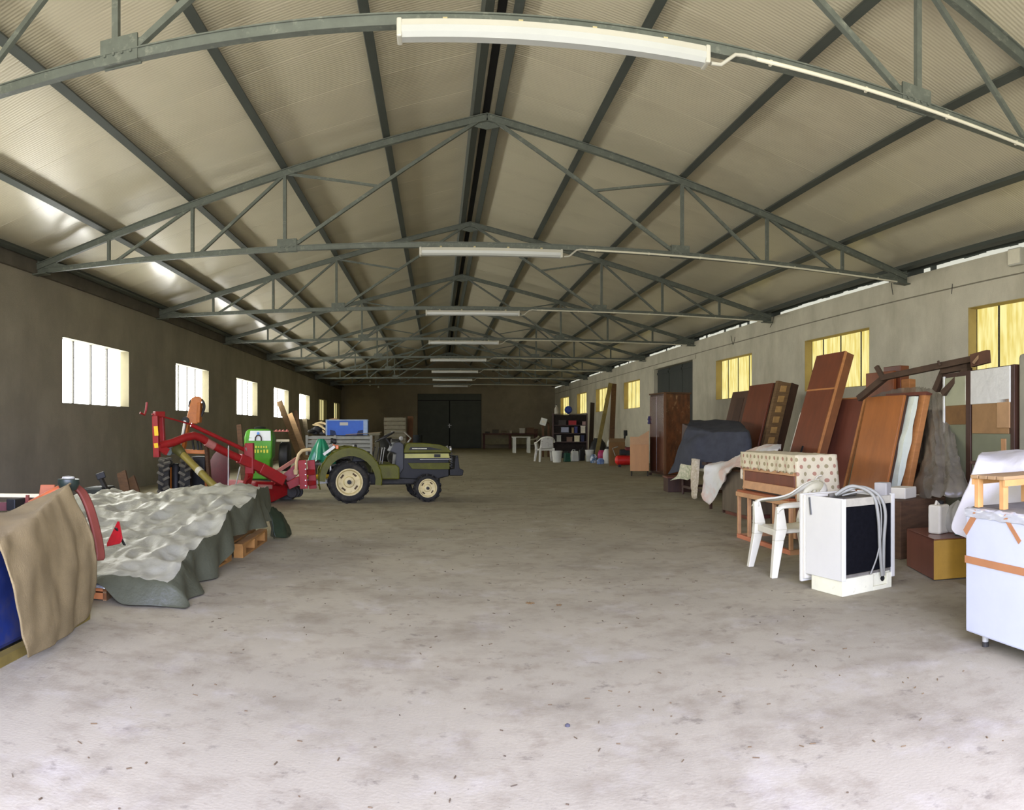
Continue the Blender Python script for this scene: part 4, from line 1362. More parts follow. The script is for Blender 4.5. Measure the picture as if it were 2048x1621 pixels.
# tall red-brown cabinet side
t = empty('leaning_board', V(4.95, 9.4, 0), 0, 'tallest red-brown wardrobe panel leaning in front of the yellow window', 'panel', 'leaning furniture panels')
lean('lower_face', t, 4.82, 5.60, 2.48, 9.80, 8.97, .03, m_wred, 0, 1.93, bev=.004)
lean('upper_face', t, 4.82, 5.60, 2.48, 9.80, 8.97, .03, m_wred, 1.945, 2.48, bev=.004)
lean('joint_strip', t, 4.82, 5.60, 2.48, 9.80, 8.97, .025, m_wedge, 1.925, 1.95)
lean('core', t, 4.82, 5.60, 2.48, 9.78, 8.985, .14, M('brown_core', (122, 76, 40), rough=0.6, scale=5, var=0.15), 0, 2.475, dx=.03)
lean('near_edge_strip', t, 4.82, 5.60, 2.48, 8.992, 8.955, .035, m_wedge, 0, 2.48)
lean('far_edge_strip', t, 4.82, 5.60, 2.48, 9.815, 9.79, .035, m_cream, 0, 1.6)
obj('notch', MB().bar(V(5.06, 9.40, .86), V(5.14, 9.40, 1.10), .02, .02), m_dark, t, world=True)
t = empty('leaning_board', V(5.3, 8.9, 0), 0, 'glossy brown wardrobe door with pale edge, between tallest and orange panels', 'panel', 'leaning furniture panels')
lean('face', t, 5.155, 5.65, 1.79, 9.36, 8.55, .035, m_wred2, bev=.004)
lean('edge_strip', t, 5.155, 5.65, 1.79, 8.55, 8.50, .04, m_wedge)
lean('top_strip', t, 5.155, 5.65, 1.79, 9.36, 8.55, .04, m_wedge, 1.775, 1.80)
t = empty('leaning_board', V(5.1, 7.6, 0), 0, 'orange-brown wardrobe door, brightest of the leaning panels', 'panel', 'leaning furniture panels')
lean('face', t, 4.96, 5.40, 1.773, 8.09, 7.26, .035, m_wor, bev=.004)
lean('dark_side', t, 4.96, 5.40, 1.773, 8.09, 7.27, .045, m_wdk, dx=.036)
t = empty('leaning_foam', V(5.2, 7.5, 0), 0, 'white foam strip with wavy edge stuck between two leaning wooden panels', 'board', 'leaning furniture panels')
k = .2485
rows = []
for i in range(25):
    z = 1.75 * i / 24
    w = .04 + .012 * sin(z * 7) + .008 * sin(z * 17)
    x = 4.96 + k * z + .125
    rows.append([V(x - w * .2, 7.9, z), V(x - w, 7.17, z), V(x + w, 7.17, z), V(x + w * .2, 7.9, z)])
obj('foam', MB().grid(rows + [[rows[-1][0]] * 2 + [rows[-1][3]] * 2]), M('white_foam', (214, 220, 196), rough=0.9, scale=9, var=0.06), t, world=True, solid=.01)
lean('backing', t, 4.96, 5.40, 1.773, 8.0, 7.2, .02, m_wdk, dx=.17)
t = empty('leaning_board', V(5.35, 7.4, 0), 0, 'light wooden board seen edge-on at the near end of the leaning panels', 'board', 'leaning furniture panels')
lean('plank', t, 5.0, 5.44, 1.80, 7.95, 7.10, .085, m_wedge, dx=.17, bev=.005)
lean('top_cap', t, 5.0, 5.44, 1.80, 7.95, 7.08, .095, m_wred2, 1.77, 1.815, dx=.165)
t = empty('headboard', V(6.7, 9.4, 0), 0, 'squat brown headboard standing by the right wall behind the timber beam', 'headboard')
obj('panel', MB().b2(V(6.50, 9.02, 0), V(6.56, 9.78, 2.24)), M('mid_brown_veneer', (138, 76, 36), rough=0.45, scale=2, var=0.15, st=(3, 3, .4)), t, world=True, bev=.01)
obj('rear_leaf', MB().b2(V(6.58, 8.95, 0), V(6.75, 9.40, 2.32)), m_wred, t, world=True, bev=.01)
obj('side_leaf', MB().b2(V(6.58, 8.72, 0), V(6.70, 8.93, 2.1)), m_wedge, t, world=True, bev=.01)

# second group of leaning panels, farther along
t = empty('headboard', V(6.2, 13.9, 0), 0, 'red-brown headboard panel leaning beside the carved pale rail', 'panel', 'leaning furniture panels')
lean('face', t, 6.0, 6.60, 2.29, 14.47, 13.35, .04, m_wred, bev=.004)
lean('dark_edge', t, 6.0, 6.60, 2.29, 14.47, 13.33, .05, m_wdk, dx=.041)
t = empty('headboard', V(6.3, 15.3, 0), 0, 'dark brown panel leaning at the far end of that row, below a yellow window', 'panel', 'leaning furniture panels')
lean('face', t, 6.1, 6.68, 2.20, 15.6, 14.55, .04, M('dusky_brown_veneer', (82, 56, 40), rough=0.5, scale=2, var=0.2, st=(2, 2, .4)), bev=.004)
lean('inset', t, 6.1, 6.68, 2.20, 15.25, 14.85, .02, m_wdk, .3, 2.05, dx=-.008)
t = empty('bed_rail', V(6.5, 13.2, 0), 0, 'pale carved wooden rail with a row of square recesses, leaning', 'bed rail', 'leaning furniture panels')
kk = .26
bx = 6.06
for z0, z1 in ((0, 2.33),):
    b = MB()
    b.hexa([V(bx, 13.22, 0), V(bx + .30, 13.22, 0), V(bx + .30, 13.34, 0), V(bx, 13.34, 0)], [V(bx + kk * 2.33, 13.22, 2.33), V(bx + .30 + kk * 2.33, 13.22, 2.28), V(bx + .30 + kk * 2.33, 13.34, 2.28), V(bx + kk * 2.33, 13.34, 2.33)])
    obj('rail_body', b, m_wood, t, world=True, bev=.006)
for q in range(9):
    z = .42 + q * .21
    x = bx + kk * z
    obj('carved_square', MB().hexa([V(x + .08, 13.20, z), V(x + .22, 13.20, z), V(x + .22, 13.225, z), V(x + .08, 13.225, z)], [V(x + .08 + kk * .13, 13.20, z + .13), V(x + .22 + kk * .13, 13.20, z + .13), V(x + .22 + kk * .13, 13.225, z + .13), V(x + .08 + kk * .13, 13.225, z + .13)]), M('carved_wood', (176, 138, 82), rough=0.7, scale=9, var=0.2), t, world=True, bev=.01)
t = empty('leaning_board', V(6.9, 13.3, 0), 0, 'dark board leaning right behind the carved pale rail', 'board', 'leaning furniture panels')
lean('plank', t, 6.40, 7.02, 2.30, 13.9, 13.30, .16, m_wdk, bev=.004)

# ------------------------------------------------------------------ wardrobe with polished doors, and a cabinet beside it
w = empty('wardrobe', V(6.5, 19.85, 0), 0, 'tall dark brown wardrobe with glossy mottled doors below the grey sliding door', 'wardrobe')
P1, P2, P3 = V(6.12, 20.4, 0), V(6.22, 19.32, 0), V(6.98, 19.36, 0)
P4 = P1 + (P3 - P2)
up = lambda p, z: V(p.x, p.y, z)
ins = lambda a, c, f: a.lerp(c, f)
m_ward = M('mottled_wardrobe', (92, 52, 26), rough=0.22, scale=4, var=0.45, st=(2, 2, .8), spec=0.7)
stains(m_ward, (176, 140, 96), 7, 0.60, 0.70, st=(1.4, 1.4, .6), amount=0.6)
m_ward2 = M('polished_wardrobe', (78, 46, 36), rough=0.24, scale=2, var=0.25, st=(2, 2, .5), spec=0.7)
obj('carcass', MB().hexa([up(p, .06) for p in (P2, P3, P4, P1)], [up(p, 2.33) for p in (P2, P3, P4, P1)]), m_wdk, w, world=True, bev=.01)


def face(a, c, f0, f1, z0, z1, t):
    d = (c - a).normalized()
    nrm = V(d.y, -d.x, 0)
    p, q = a.lerp(c, f0), a.lerp(c, f1)
    return MB().hexa([up(p, z0), up(p + nrm * t, z0), up(q + nrm * t, z0), up(q, z0)][::-1], [up(p, z1), up(p + nrm * t, z1), up(q + nrm * t, z1), up(q, z1)][::-1])


for f0, f1 in ((.02, .49), (.51, .98)):
    obj('door', face(P1, P2, f0, f1, .12, 2.28, .025), m_ward2, w, world=True, bev=.006)
obj('side_panel', face(P2, P3, .02, .98, .08, 2.32, .02), m_ward, w, world=True, bev=.004)
obj('corner_post', MB().bar(up(P2, 0.0), up(P2, 2.35), .06, .06), M('brown_corner', (110, 74, 46), rough=0.5), w, world=True)
obj('cornice', MB().hexa([up(p, 2.33) for p in (P2 + V(-.03, -.03, 0), P3 + V(.03, -.03, 0), P4 + V(.03, .03, 0), P1 + V(-.03, .03, 0))], [up(p, 2.37) for p in (P2 + V(-.03, -.03, 0), P3 + V(.03, -.03, 0), P4 + V(.03, .03, 0), P1 + V(-.03, .03, 0))]), m_wood_d, w, world=True)
for p in (P1, P2, P3):
    obj('foot', MB().bar(up(p, 0), up(p, .08), .08, .08), m_wdk, w, world=True)
c = aY(1290, 826, 19.9)
b = MB()
for k in range(4):
    b.lathe([(0, -.04), (.03, -.03), (.045, 0), (.03, .03), (0, .04)], 9, Matrix.Translation(P1 + V(-.05 + .014 * (k % 2), -.03, 1.52 + .055 * k)) @ Matrix.Rotation(k, 4, 'X'))
obj('blue_tassel', b, M('blue_cloth', (70, 66, 104), rough=0.9), w, world=True, smooth=60)
q = fl(1266, 953)
cb = empty('panel_cabinet', V(q.x + .22, q.y + .2, 0), -.28, 'light wood cabinet on short metal legs, next to the tall dark wardrobe', 'cabinet')
obj('body', MB().b2((-.24, -.2, .14), (.30, .25, 1.12)), M('pale_ply', (190, 138, 84), rough=0.5, scale=2, var=0.1, st=(2, 2, .5)), cb, bev=.008)
obj('cut_corner_panel', MB().prism([(-.24, 1.12), (.0, 1.12), (.30, 1.30), (.30, 1.12), (.30, .9), (-.24, .9)], .02, Matrix(((1, 0, 0, 0), (0, 0, 1, -.225), (0, 1, 0, 0), (0, 0, 0, 1)))), M('pale_ply_top', (184, 140, 92), rough=0.5, scale=2), cb)
for x in (-.2, .26):
    for y in (-.17, .2):
        obj('leg', MB().tube([(x, y, .0), (x, y, .15)], .016, 8), m_iron, cb)

# ------------------------------------------------------------------ table under a blue-grey cloth
tb = empty('dark_table', V(5.35, 13.55, 0), 0, 'dark wooden table on turned legs, mostly hidden under the blue-grey cloth', 'table')
obj('top', MB().b2((-.42, -.75, .66), (.45, .75, .72)), m_wdk, tb, bev=.008)
for x in (-.37, .40):
    for y in (-.70, .70):
        obj('leg', MB().lathe([(.025, 0), (.03, .05), (.022, .08), (.035, .2), (.026, .45), (.04, .58), (.04, .66)], 10, Matrix.Translation(V(x, y, 0))), m_wdk, tb, smooth=50)
for y in (-.70, .70):
    obj('stretcher', MB().bar(V(-.37, y, .16), V(.40, y, .16), .03, .05), m_wdk, tb)
obj('stretcher', MB().bar(V(-.37, -.70, .16), V(-.37, .70, .16), .03, .05), m_wdk, tb)
q = V(5.45, 13.8, .72)
obj('stacked_case', MB().hexa([q + V(-.40, -.75, 0), q + V(.40, -.75, 0), q + V(.40, .8, 0), q + V(-.40, .8, 0)], [q + V(-.36, -.7, .50), q + V(.38, -.7, .50), q + V(.36, .8, .74), q + V(-.36, .8, .74)]), m_wdk, thing=('dark case resting on the table beneath the blue-grey cloth', 'case'))
net = [
    [(1380, 842, 15.4), (1392, 841, 15.7), (1420, 841, 15.7), (1450, 842, 15.6), (1476, 843, 15.3), (1481, 845, 15.1)],
    [(1376, 850, 14.9), (1396, 854, 14.7), (1420, 857, 14.5), (1455, 858, 14.2), (1488, 857, 13.9), (1494, 860, 13.9)],
    [(1372, 857, 14.7), (1400, 861, 14.3), (1420, 863, 14.05), (1455, 864, 13.75), (1492, 863, 13.45), (1498, 866, 13.6)],
    [(1369, 866, 14.65), (1400, 869, 14.25), (1418, 870, 13.98), (1454, 871, 13.68), (1494, 870, 13.36), (1500, 873, 13.6)],
    [(1358, 894, 14.75), (1382, 886, 14.15), (1410, 896, 13.95), (1450, 900, 13.6), (1496, 894, 13.3), (1502, 893, 13.5)],
    [(1349, 922, 14.9), (1374, 914, 14.3), (1402, 922, 13.95), (1448, 926, 13.6), (1490, 917, 13.3), (1500, 908, 13.5)],
    [(1336, 949, 15.1), (1366, 942, 14.5), (1396, 938, 13.98), (1446, 936, 13.62), (1487, 926, 13.32), (1496, 918, 13.5)]]
rows = crumple(refine([[ar(*p) for p in r] for r in net], 8), .022, 4.2, 2.0, sharp=False)
obj('blue_cloth', MB().grid(rows), M('slate_blue_cloth', (62, 64, 71), rough=0.9, scale=6, var=0.14, bump=0.2, bscale=90), smooth=70, solid=.008, thing=('slate blue cloth draped over the table and case by the right wall', 'cloth'))
net = [[(1362, 928, 14.4), (1374, 930, 14.3), (1388, 932, 14.1)], [(1356, 950, 14.5), (1374, 948, 14.3), (1390, 952, 14.1)], [(1340, 962, 14.7), (1358, 958, 14.5), (1376, 960, 14.3)]]
obj('patterned_cloth', MB().grid(crumple(refine([[ar(*p) for p in r] for r in net], 5), .04, 8, 1)), M('green_cream_cloth', (150, 156, 120), rough=0.95, scale=16, c2=(214, 206, 176)), smooth=60, solid=.006, thing=('pale green and cream cloth hanging under the slate blue cloth', 'cloth'))
net = [[(1384, 918, 14.0), (1392, 918, 13.9), (1400, 920, 13.9)], [(1382, 955, 13.95), (1390, 957, 13.85), (1398, 958, 13.8)], [(1384, 996, 14.0), (1390, 999, 13.9), (1394, 997, 13.85)]]
obj('check_cloth', MB().grid(crumple(refine([[ar(*p) for p in r] for r in net], 5), .03, 8, 4)), M('cream_check_cloth', (176, 160, 128), rough=0.95, scale=22, c2=(216, 206, 184)), smooth=60, solid=.006, thing=('cream checked cloth end dangling in front of the dark table legs', 'cloth'))
q = fl(1336, 986)
wb = empty('wooden_box', V(q.x + .3, q.y + .25, 0), -.1, 'low dark reddish wooden box on the floor under the blue-grey cloth', 'box')
obj('body', MB().b2((-.26, -.22, 0), (.26, .25, .30)), m_wdk, wb, bev=.008)
obj('lid', MB().b2((-.28, -.24, .30), (.28, .27, .335)), m_wred2, wb, bev=.006)

# ------------------------------------------------------------------ grey-brown chest and small table under a pink and white sheet
ch = empty('chest', V(4.85, 10.2, 0), 0, 'low grey-brown wooden chest under the pink and white sheet', 'chest')
b = MB().b2((-.42, -.35, .06), (.45, .58, .70))
obj('body', b, M('grey_brown_grain', (98, 86, 68), rough=0.7, scale=3, var=0.25, st=(3, 3, .4)), ch, bev=.01)
obj('top', MB().b2((-.45, -.37, .70), (.48, .60, .73)), m_wood_d, ch, bev=.006)
obj('plinth', MB().b2((-.38, -.31, 0), (.42, .54, .06)), m_wred2, ch)
st_ = empty('small_table', V(4.84, 11.15, 0), 0, 'small dark table at the far end of the grey-brown chest', 'table')
obj('top', MB().b2((-.38, -.30, .68), (.40, .34, .72)), m_wdk, st_, bev=.006)
for x in (-.34, .36):
    for y in (-.27, .30):
        obj('leg', MB().bar(V(x, y, 0), V(x, y, .68), .04, .04), m_wdk, st_)
for k, (dx, dy, dz, sx) in enumerate(((0.1, -.1, .11, .34), (.12, .25, .09, .30))):
    obj('cushion', MB().lathe([(0, -.10), (.7, -.09), (1.0, 0), (.75, .1), (0, .13)], 16, Matrix.Translation(V(4.95 + dx, 10.1 + dy * 1.3, .74 + dz)) @ Matrix.Scale(sx, 4, V(1, 0, 0)) @ Matrix.Scale(sx, 4, V(0, 1, 0))), m_cream, smooth=60, thing=('pale cushion on the low chest under the pink sheet, %s' % ('nearer the piano' if k == 0 else 'farther from the piano'), 'cushion', 'cushions under the sheet'))
net = [
    [(1428, 928, 12.3), (1455, 922, 12.1), (1490, 905, 11.6), (1520, 893, 11.2), (1545, 888, 10.9), (1562, 892, 10.6)],
    [(1412, 933, 12.05), (1445, 931, 11.7), (1478, 926, 11.2), (1503, 912, 10.8), (1535, 897, 10.3), (1560, 896, 10.0)],
    [(1408, 950, 12.1), (1430, 948, 11.75), (1449, 940, 11.3), (1475, 932, 10.85), (1505, 922, 10.2), (1540, 915, 9.8)],
    [(1404, 975, 12.15), (1424, 975, 11.85), (1446, 962, 11.45), (1464, 937, 10.95), (1500, 932, 10.2), (1540, 925, 9.8)],
    [(1400, 988, 12.2), (1418, 1010, 11.95), (1440, 980, 11.6), (1458, 940, 11.0), (1498, 936, 10.2), (1540, 930, 9.8)]]
rows = crumple(refine([[ar(*p) for p in r] for r in net], 8), .04, 5, 6.0, sharp=False)
m_sheet = M('pink_white_sheet', (214, 188, 170), rough=0.9, scale=1.8, c2=(216, 214, 204), thr=(.42, .56), bump=0.2, bscale=60)
obj('bed_sheet', MB().grid(rows), m_sheet, smooth=70, solid=.006, thing=('pale pink and white bed sheet hanging off the low chest to the floor', 'sheet'))

# ------------------------------------------------------------------ upright piano under a patterned cloth
pn = empty('piano', V(3.88, 7.58, 0), 0, 'small light wood upright piano half covered by a patterned cloth', 'piano')
W = dict(parent=pn, world=True)
YF, YN = 8.30, 6.90
obj('body', MB().b2(V(3.72, YN, .58), V(4.14, YF, 1.04)), m_wdk, bev=.01, **W)
obj('music_panel', MB().b2(V(3.695, YN + .05, .71), V(3.725, YF - .03, .84)), m_wred, bev=.012, **W)
obj('upper_board', MB().b2(V(3.68, YN + .03, .84), V(3.72, YF - .01, .88)), m_light, **W)
b = MB().hexa([V(3.66, YN + .05, .62), V(3.74, YN + .05, .62), V(3.74, YF - .04, .62), V(3.66, YF - .04, .62)], [V(3.69, YN + .05, .715), V(3.74, YN + .05, .715), V(3.74, YF - .04, .715), V(3.69, YF - .04, .715)])
obj('key_lid', b, m_light, bev=.006, **W)
obj('key_shelf', MB().b2(V(3.60, YN, .52), V(3.80, YF + .02, .575)), m_light, bev=.006, **W)
obj('shelf_top', MB().b2(V(3.61, YN + .02, .575), V(3.70, YF, .60)), M('reddish_shelf', (150, 84, 46), rough=0.5, scale=4, var=0.12), bev=.004, **W)
for y in (YN + .02, YF):
    obj('cheek', MB().b2(V(3.70, y - .02, .5), V(4.15, y + .02, 1.05)), m_light, bev=.006, **W)
for y in (YF - .0, YF - .30, YN + .42, YN + .02):
    obj('leg', MB().b2(V(3.62, y - .02, .05), V(3.66, y + .02, .53)), m_light, bev=.004, **W)
    if y in (YF, YN + .02):
        obj('rear_leg', MB().b2(V(4.08, y - .02, 0), V(4.14, y + .02, .58)), m_light, bev=.004, **W)
        obj('foot_rail', MB().b2(V(3.62, y - .022, .0), V(4.14, y + .022, .05)), m_light, **W)
obj('sled_rail', MB().b2(V(3.615, YN, 0), V(3.665, YF + .02, .05)), M('salmon_wood', (186, 116, 80), rough=0.6, scale=5, var=0.15), bev=.004, **W)
for k in range(7):
    y = YN + .12 + .09 * k
    obj('back_slat', MB().b2(V(4.02, y - .03, .06), V(4.06, y + .03, .58)), m_wred2 if k % 2 else m_light, **W)
obj('back_frame', MB().b2(V(4.07, YN + .02, .06), V(4.10, YF, .58)), m_wdk, **W)
m_pat = M('patterned_cloth', (208, 196, 160), rough=0.95, scale=3, var=0.05, bump=0.2, bscale=80)
n_, l_ = m_pat.node_tree.nodes, m_pat.node_tree.links
tc = n_.new('ShaderNodeTexCoord')
sep = n_.new('ShaderNodeSeparateXYZ')
l_.new(tc.outputs['Object'], sep.inputs[0])
# staggered rows of red and green sprigs printed on the cloth
add = n_.new('ShaderNodeMath'); add.operation = 'ADD'
l_.new(sep.outputs['X'], add.inputs[0]); l_.new(sep.outputs['Y'], add.inputs[1])


def mth(op, a, b_):
    q = n_.new('ShaderNodeMath')
    q.operation = op
    for i, v in enumerate((a, b_)):
        if v is None:
            continue
        if isinstance(v, (int, float)):
            q.inputs[i].default_value = v
        else:
            l_.new(v, q.inputs[i])
    return q.outputs[0]


U = mth('MULTIPLY', add.outputs[0], 9.5)
Zv = mth('MULTIPLY', sep.outputs['Z'], 13.0)
row = mth('FLOOR', Zv, None)
U2 = mth('ADD', U, mth('MULTIPLY', row, 0.5))
du = mth('SUBTRACT', mth('FRACT', U2, None), 0.5)
dz = mth('SUBTRACT', mth('FRACT', Zv, None), 0.5)
d2_ = mth('ADD', mth('MULTIPLY', du, du), mth('MULTIPLY', mth('MULTIPLY', dz, dz), 0.55))
dot = mth('LESS_THAN', d2_, 0.045)
par = mth('GREATER_THAN', mth('FRACT', mth('MULTIPLY', mth('ADD', row, mth('FLOOR', U2, None)), 0.5), None), 0.25)
mxc = n_.new('ShaderNodeMix'); mxc.data_type = 'RGBA'
l_.new(par, mxc.inputs['Factor'])
mxc.inputs[6].default_value = lin((150, 84, 64)); mxc.inputs[7].default_value = lin((128, 116, 72))
mx2 = n_.new('ShaderNodeMix'); mx2.data_type = 'RGBA'
bsd = n_['Principled BSDF']
l_.new(mth('MULTIPLY', dot, 0.75), mx2.inputs['Factor'])
l_.new(bsd.inputs['Base Color'].links[0].from_socket, mx2.inputs[6])
l_.new(mxc.outputs[2], mx2.inputs[7])
l_.new(mx2.outputs[2], bsd.inputs['Base Color'])
x0, x1, ya, yb, zt = 3.672, 4.18, YN - .035, YF + .03, 1.065
NXC, NYC = 20, 44
net = []
zf = .87
cols = []
# the cloth as a box-like hood: front drop, top, and the near-side drop
rows = []
for i in range(9):
    z = zf + (zt - zf) * i / 8
    rows.append([V(x0 + .012 * sin(j * .9) * (1 - i / 8), ya + (yb - ya) * j / NYC, z + .012 * sin(j * 1.3) * (1 - i / 8)) for j in range(NYC + 1)])
for i in range(1, 13):
    rows.append([V(x0 + (x1 - x0) * i / 12, ya + (yb - ya) * j / NYC, zt + .012 * noise.noise(V(i * .5, j * .3, 3))) for j in range(NYC + 1)])
g1 = MB().grid(rows)
rows = []
for i in range(13):
    t_ = i / 12
    z = .55 + (zt - .55) * t_
    rows.append([V(x0 + (x1 - x0 + .05 * (1 - t_)) * j / 16 + .0, ya - .02 * (1 - t_) - .018 * sin(j * 1.1) * (1 - t_), z + .03 * sin(j * .7) * (1 - t_)) for j in range(17)])
g1.grid(rows)
rows = []
for i in range(7):
    t_ = i / 6
    z = .72 + (zt - .72) * t_
    rows.append([V(x0 + (x1 - x0) * j / 16, yb + .015 * sin(j) * (1 - t_), z) for j in range(17)])
g1.grid(rows)
obj('patterned_cloth', g1, m_pat, smooth=40, solid=.006, thing=('cream cloth with rows of red and green sprigs covering the piano', 'cloth'))
obj('round_hoop', MB().tube([V(3.95 + .09 * cos(a / 12 * pi * 2), YN - .10 - .01 * sin(a), .75 + .10 * sin(a / 12 * pi * 2)) for a in range(3, 11)], .008, 6), m_cream, smooth=60, thing=('thin cream wire hoop hanging against the patterned cloth', 'hoop'))

# ------------------------------------------------------------------ white plastic armchair
m_chair = M('white_plastic', (208, 203, 178), rough=0.45, scale=7, var=0.05, spec=0.5)
stains(m_chair, (190, 178, 146), 8, 0.62, 0.75, amount=0.4)


def make_chair(loc, rz, txt, mm, grp=None):
    c = empty('plastic_chair', loc, rz, txt, 'chair', grp)
    rows = []
    for i in range(11):
        x = -.21 + .44 * i / 10
        r = []
        for j in range(11):
            y = -1 + 2 * j / 10
            wy = .235 + .02 * (x + .21)
            z = .425 - .03 * (1 - y * y) * (1 - ((x - 0) / .24) ** 2) + .0
            if i == 10:
                z -= .045
            r.append(V(x, y * wy, z + (.0 if abs(y) < .99 else -.035)))
        rows.append(r)
    obj('seat', MB().grid(rows), mm, c, smooth=50, solid=.012)
    # backrest: curved shell with slots between slats
    def bp(u, z):
        a = u * 1.15
        k = (z - .42) / .42
        R_ = .25 - .03 * k
        return V(-.235 - .10 * k + .10 * (1 - cos(a)), R_ * sin(a) * 1.02, z)
    top = lambda u: .835 - .10 * abs(u) ** 2.2
    b = MB()
    rows = [[bp(-1 + 2 * j / 20, .44 + .10 * i / 3) for j in range(21)] for i in range(4)]
    b.grid(rows)
    rows = [[bp(-1 + 2 * j / 20, top(-1 + 2 * j / 20) - .085 * (1 - i / 3)) for j in range(21)] for i in range(4)]
    b.grid(rows)
    for k in range(7):
        u0 = -1 + 2 * (k + .12) / 7
        u1 = -1 + 2 * (k + .88) / 7
        rows = [[bp(u0 + (u1 - u0) * j / 2, .53 + (top((u0 + u1) / 2) - .08 - .53) * i / 4) for j in range(3)] for i in range(5)]
        b.grid(rows)
    obj('backrest', b, mm, c, smooth=50, solid=.012)
    for s in (-1, 1):
        pts = [V(.235, s * .285, .60), V(.215, s * .29, .645), V(.12, s * .295, .655), V(0, s * .295, .66), V(-.12, s * .285, .685), V(-.20, s * .262, .73), V(-.26, s * .225, .775), V(-.315, s * .14, .815), V(-.335, 0, .832)]
        pts = refine([pts, pts], 4)[0]
        b = MB()
        rows = []
        for i, p in enumerate(pts):
            t_ = i / (len(pts) - 1)
            d = (pts[min(i + 1, len(pts) - 1)] - pts[max(0, i - 1)]).normalized()
            o_ = d.cross(V(0, 0, 1)).normalized()
            o_ = (o_ * (1 - t_ * .6) * (-s) + V(0, 0, 1) * (.1 + t_ * .75)) * (-s if False else 1)
            w_ = .046 - .012 * t_
            rows.append([p - o_ * w_ + V(0, 0, -.012), p - o_ * w_ * .6 + V(0, 0, .004), p + o_ * w_ * .6 + V(0, 0, .004), p + o_ * w_ + V(0, 0, -.012)])
        b.grid(rows)
        obj('armrest', b, mm, c, smooth=50, solid=.012)
        b = MB()
        q = lambda x, y, z, wx, wy: [V(x - wx, y - wy, z), V(x + wx, y - wy, z), V(x + wx, y + wy, z), V(x - wx, y + wy, z)]
        f0, f1, f2, f3 = q(.285, s * .295, 0, .028, .028), q(.225, s * .258, .33, .045, .036), q(.205, s * .262, .43, .055, .038), q(.222, s * .287, .64, .032, .024)
        b.hexa(f0, f1).hexa(f1, f2).hexa(f2, f3)
        obj('leg', b, mm, c, bev=.006)
        b = MB()
        f0, f1, f2 = q(-.30, s * .265, 0, .028, .026), q(-.235, s * .235, .36, .042, .032), q(-.225, s * .23, .46, .03, .03)
        b.hexa(f0, f1).hexa(f1, f2)
        obj('leg', b, mm, c, bev=.006)
    obj('apron', MB().b2((-.21, -.22, .375), (-.195, .22, .42)), mm, c, bev=.004)
    obj('apron', MB().b2((.215, -.23, .36), (.232, .23, .42)), mm, c, bev=.004)
    return c


make_chair(V(3.24, 6.20, 0), pi - .06, 'white plastic armchair standing alone beside the dishwasher', m_chair)

# ------------------------------------------------------------------ dishwasher seen from behind
dw = empty('dishwasher', V(3.07, 4.966, 0), .171, 'white dishwasher turned back to front, black back panel and grey hoses', 'dishwasher')
m_dw = M('dishwasher_white', (203, 200, 182), rough=0.4, scale=3, var=0.03, spec=0.5)
m_base = M('dishwasher_base', (218, 214, 180), rough=0.5, scale=6, var=0.06)
stains(m_base, (150, 140, 104), 12, 0.62, 0.72, amount=0.5)
b = MB().b2((0, 0, .125), (.014, .46, .79))
obj('side_panel', b, m_dw, dw, bev=.004)
obj('side_fold', MB().b2((0, -.004, .125), (.045, .012, .785)), m_dw, dw, bev=.003)
obj('side_panel', MB().b2((.59, -.004, .09), (.605, .46, .80)), m_dw, dw, bev=.004)
obj('side_fold', MB().b2((.565, -.006, .09), (.60, .012, .80)), m_dw, dw, bev=.003)
obj('back_pad', MB().b2((.04, .006, .17), (.57, .03, .72)), M('black_insulation', (13, 13, 15), rough=1.0, scale=30, var=0.3, bump=0.3, spec=0.1), dw, bev=.006)
obj('top_rail', MB().b2((.04, .004, .72), (.57, .03, .785)), M('dusty_grey_metal', (168, 162, 138), rough=0.7, scale=9, var=0.15), dw)
m_dust = M('dusty_felt', (112, 106, 92), rough=0.95, scale=7, var=0.25, bump=0.4)
obj('tub_top', MB().b2((.02, .03, .70), (.59, .45, .77)), m_dust, dw, bev=.02)
obj('top_pipe', MB().tube([(.12, .30, .785), (.25, .26, .80), (.42, .30, .79)], .02, 8), m_dust, dw, smooth=60)
obj('tub', MB().b2((.03, .03, .14), (.58, .45, .70)), m_dust, dw)
b = MB().b2((.012, .005, 0), (.36, .40, .14))
obj('base', b, m_base, dw, bev=.006)
b = MB().b2((.36, .03, 0), (.575, .40, .14)).b2((.36, .005, 0), (.575, .03, .035)).b2((.52, .005, .03), (.575, .03, .13))
obj('base_bracket', b, m_base, dw, bev=.004)
obj('fan_opening', MB().lathe([(0, 0), (.02, 0), (.024, .008), (0, .01)], 14, Matrix.Translation(V(.48, .028, .085)) @ Matrix.Rotation(pi / 2, 4, 'X')), m_black, dw)
obj('door', MB().b2((-.012, .50, .05), (.612, .535, .80)), m_dw, dw, bev=.008)
obj('door_rim', MB().b2((-.006, .465, .08), (.606, .498, .79)), m_cream, dw, bev=.006)
obj('side_slit', MB().bar(V(-.003, .405, .775), V(-.003, .385, .63), .016, .012, (1, 0, 0)), M('slit_grey', (92, 92, 86), rough=0.6), dw)
hs = [[(.12, .22, .80), (.26, .16, .87), (.36, .02, .80), (.375, -.035, .62), (.40, -.03, .34), (.435, -.02, .12)],
      [(.16, .24, .80), (.32, .14, .86), (.42, .02, .80), (.455, -.035, .66), (.445, -.03, .40), (.45, -.02, .12)],
      [(.20, .22, .79), (.34, .10, .82), (.40, -.02, .74), (.415, -.03, .50), (.37, -.03, .30), (.30, -.02, .15)]]
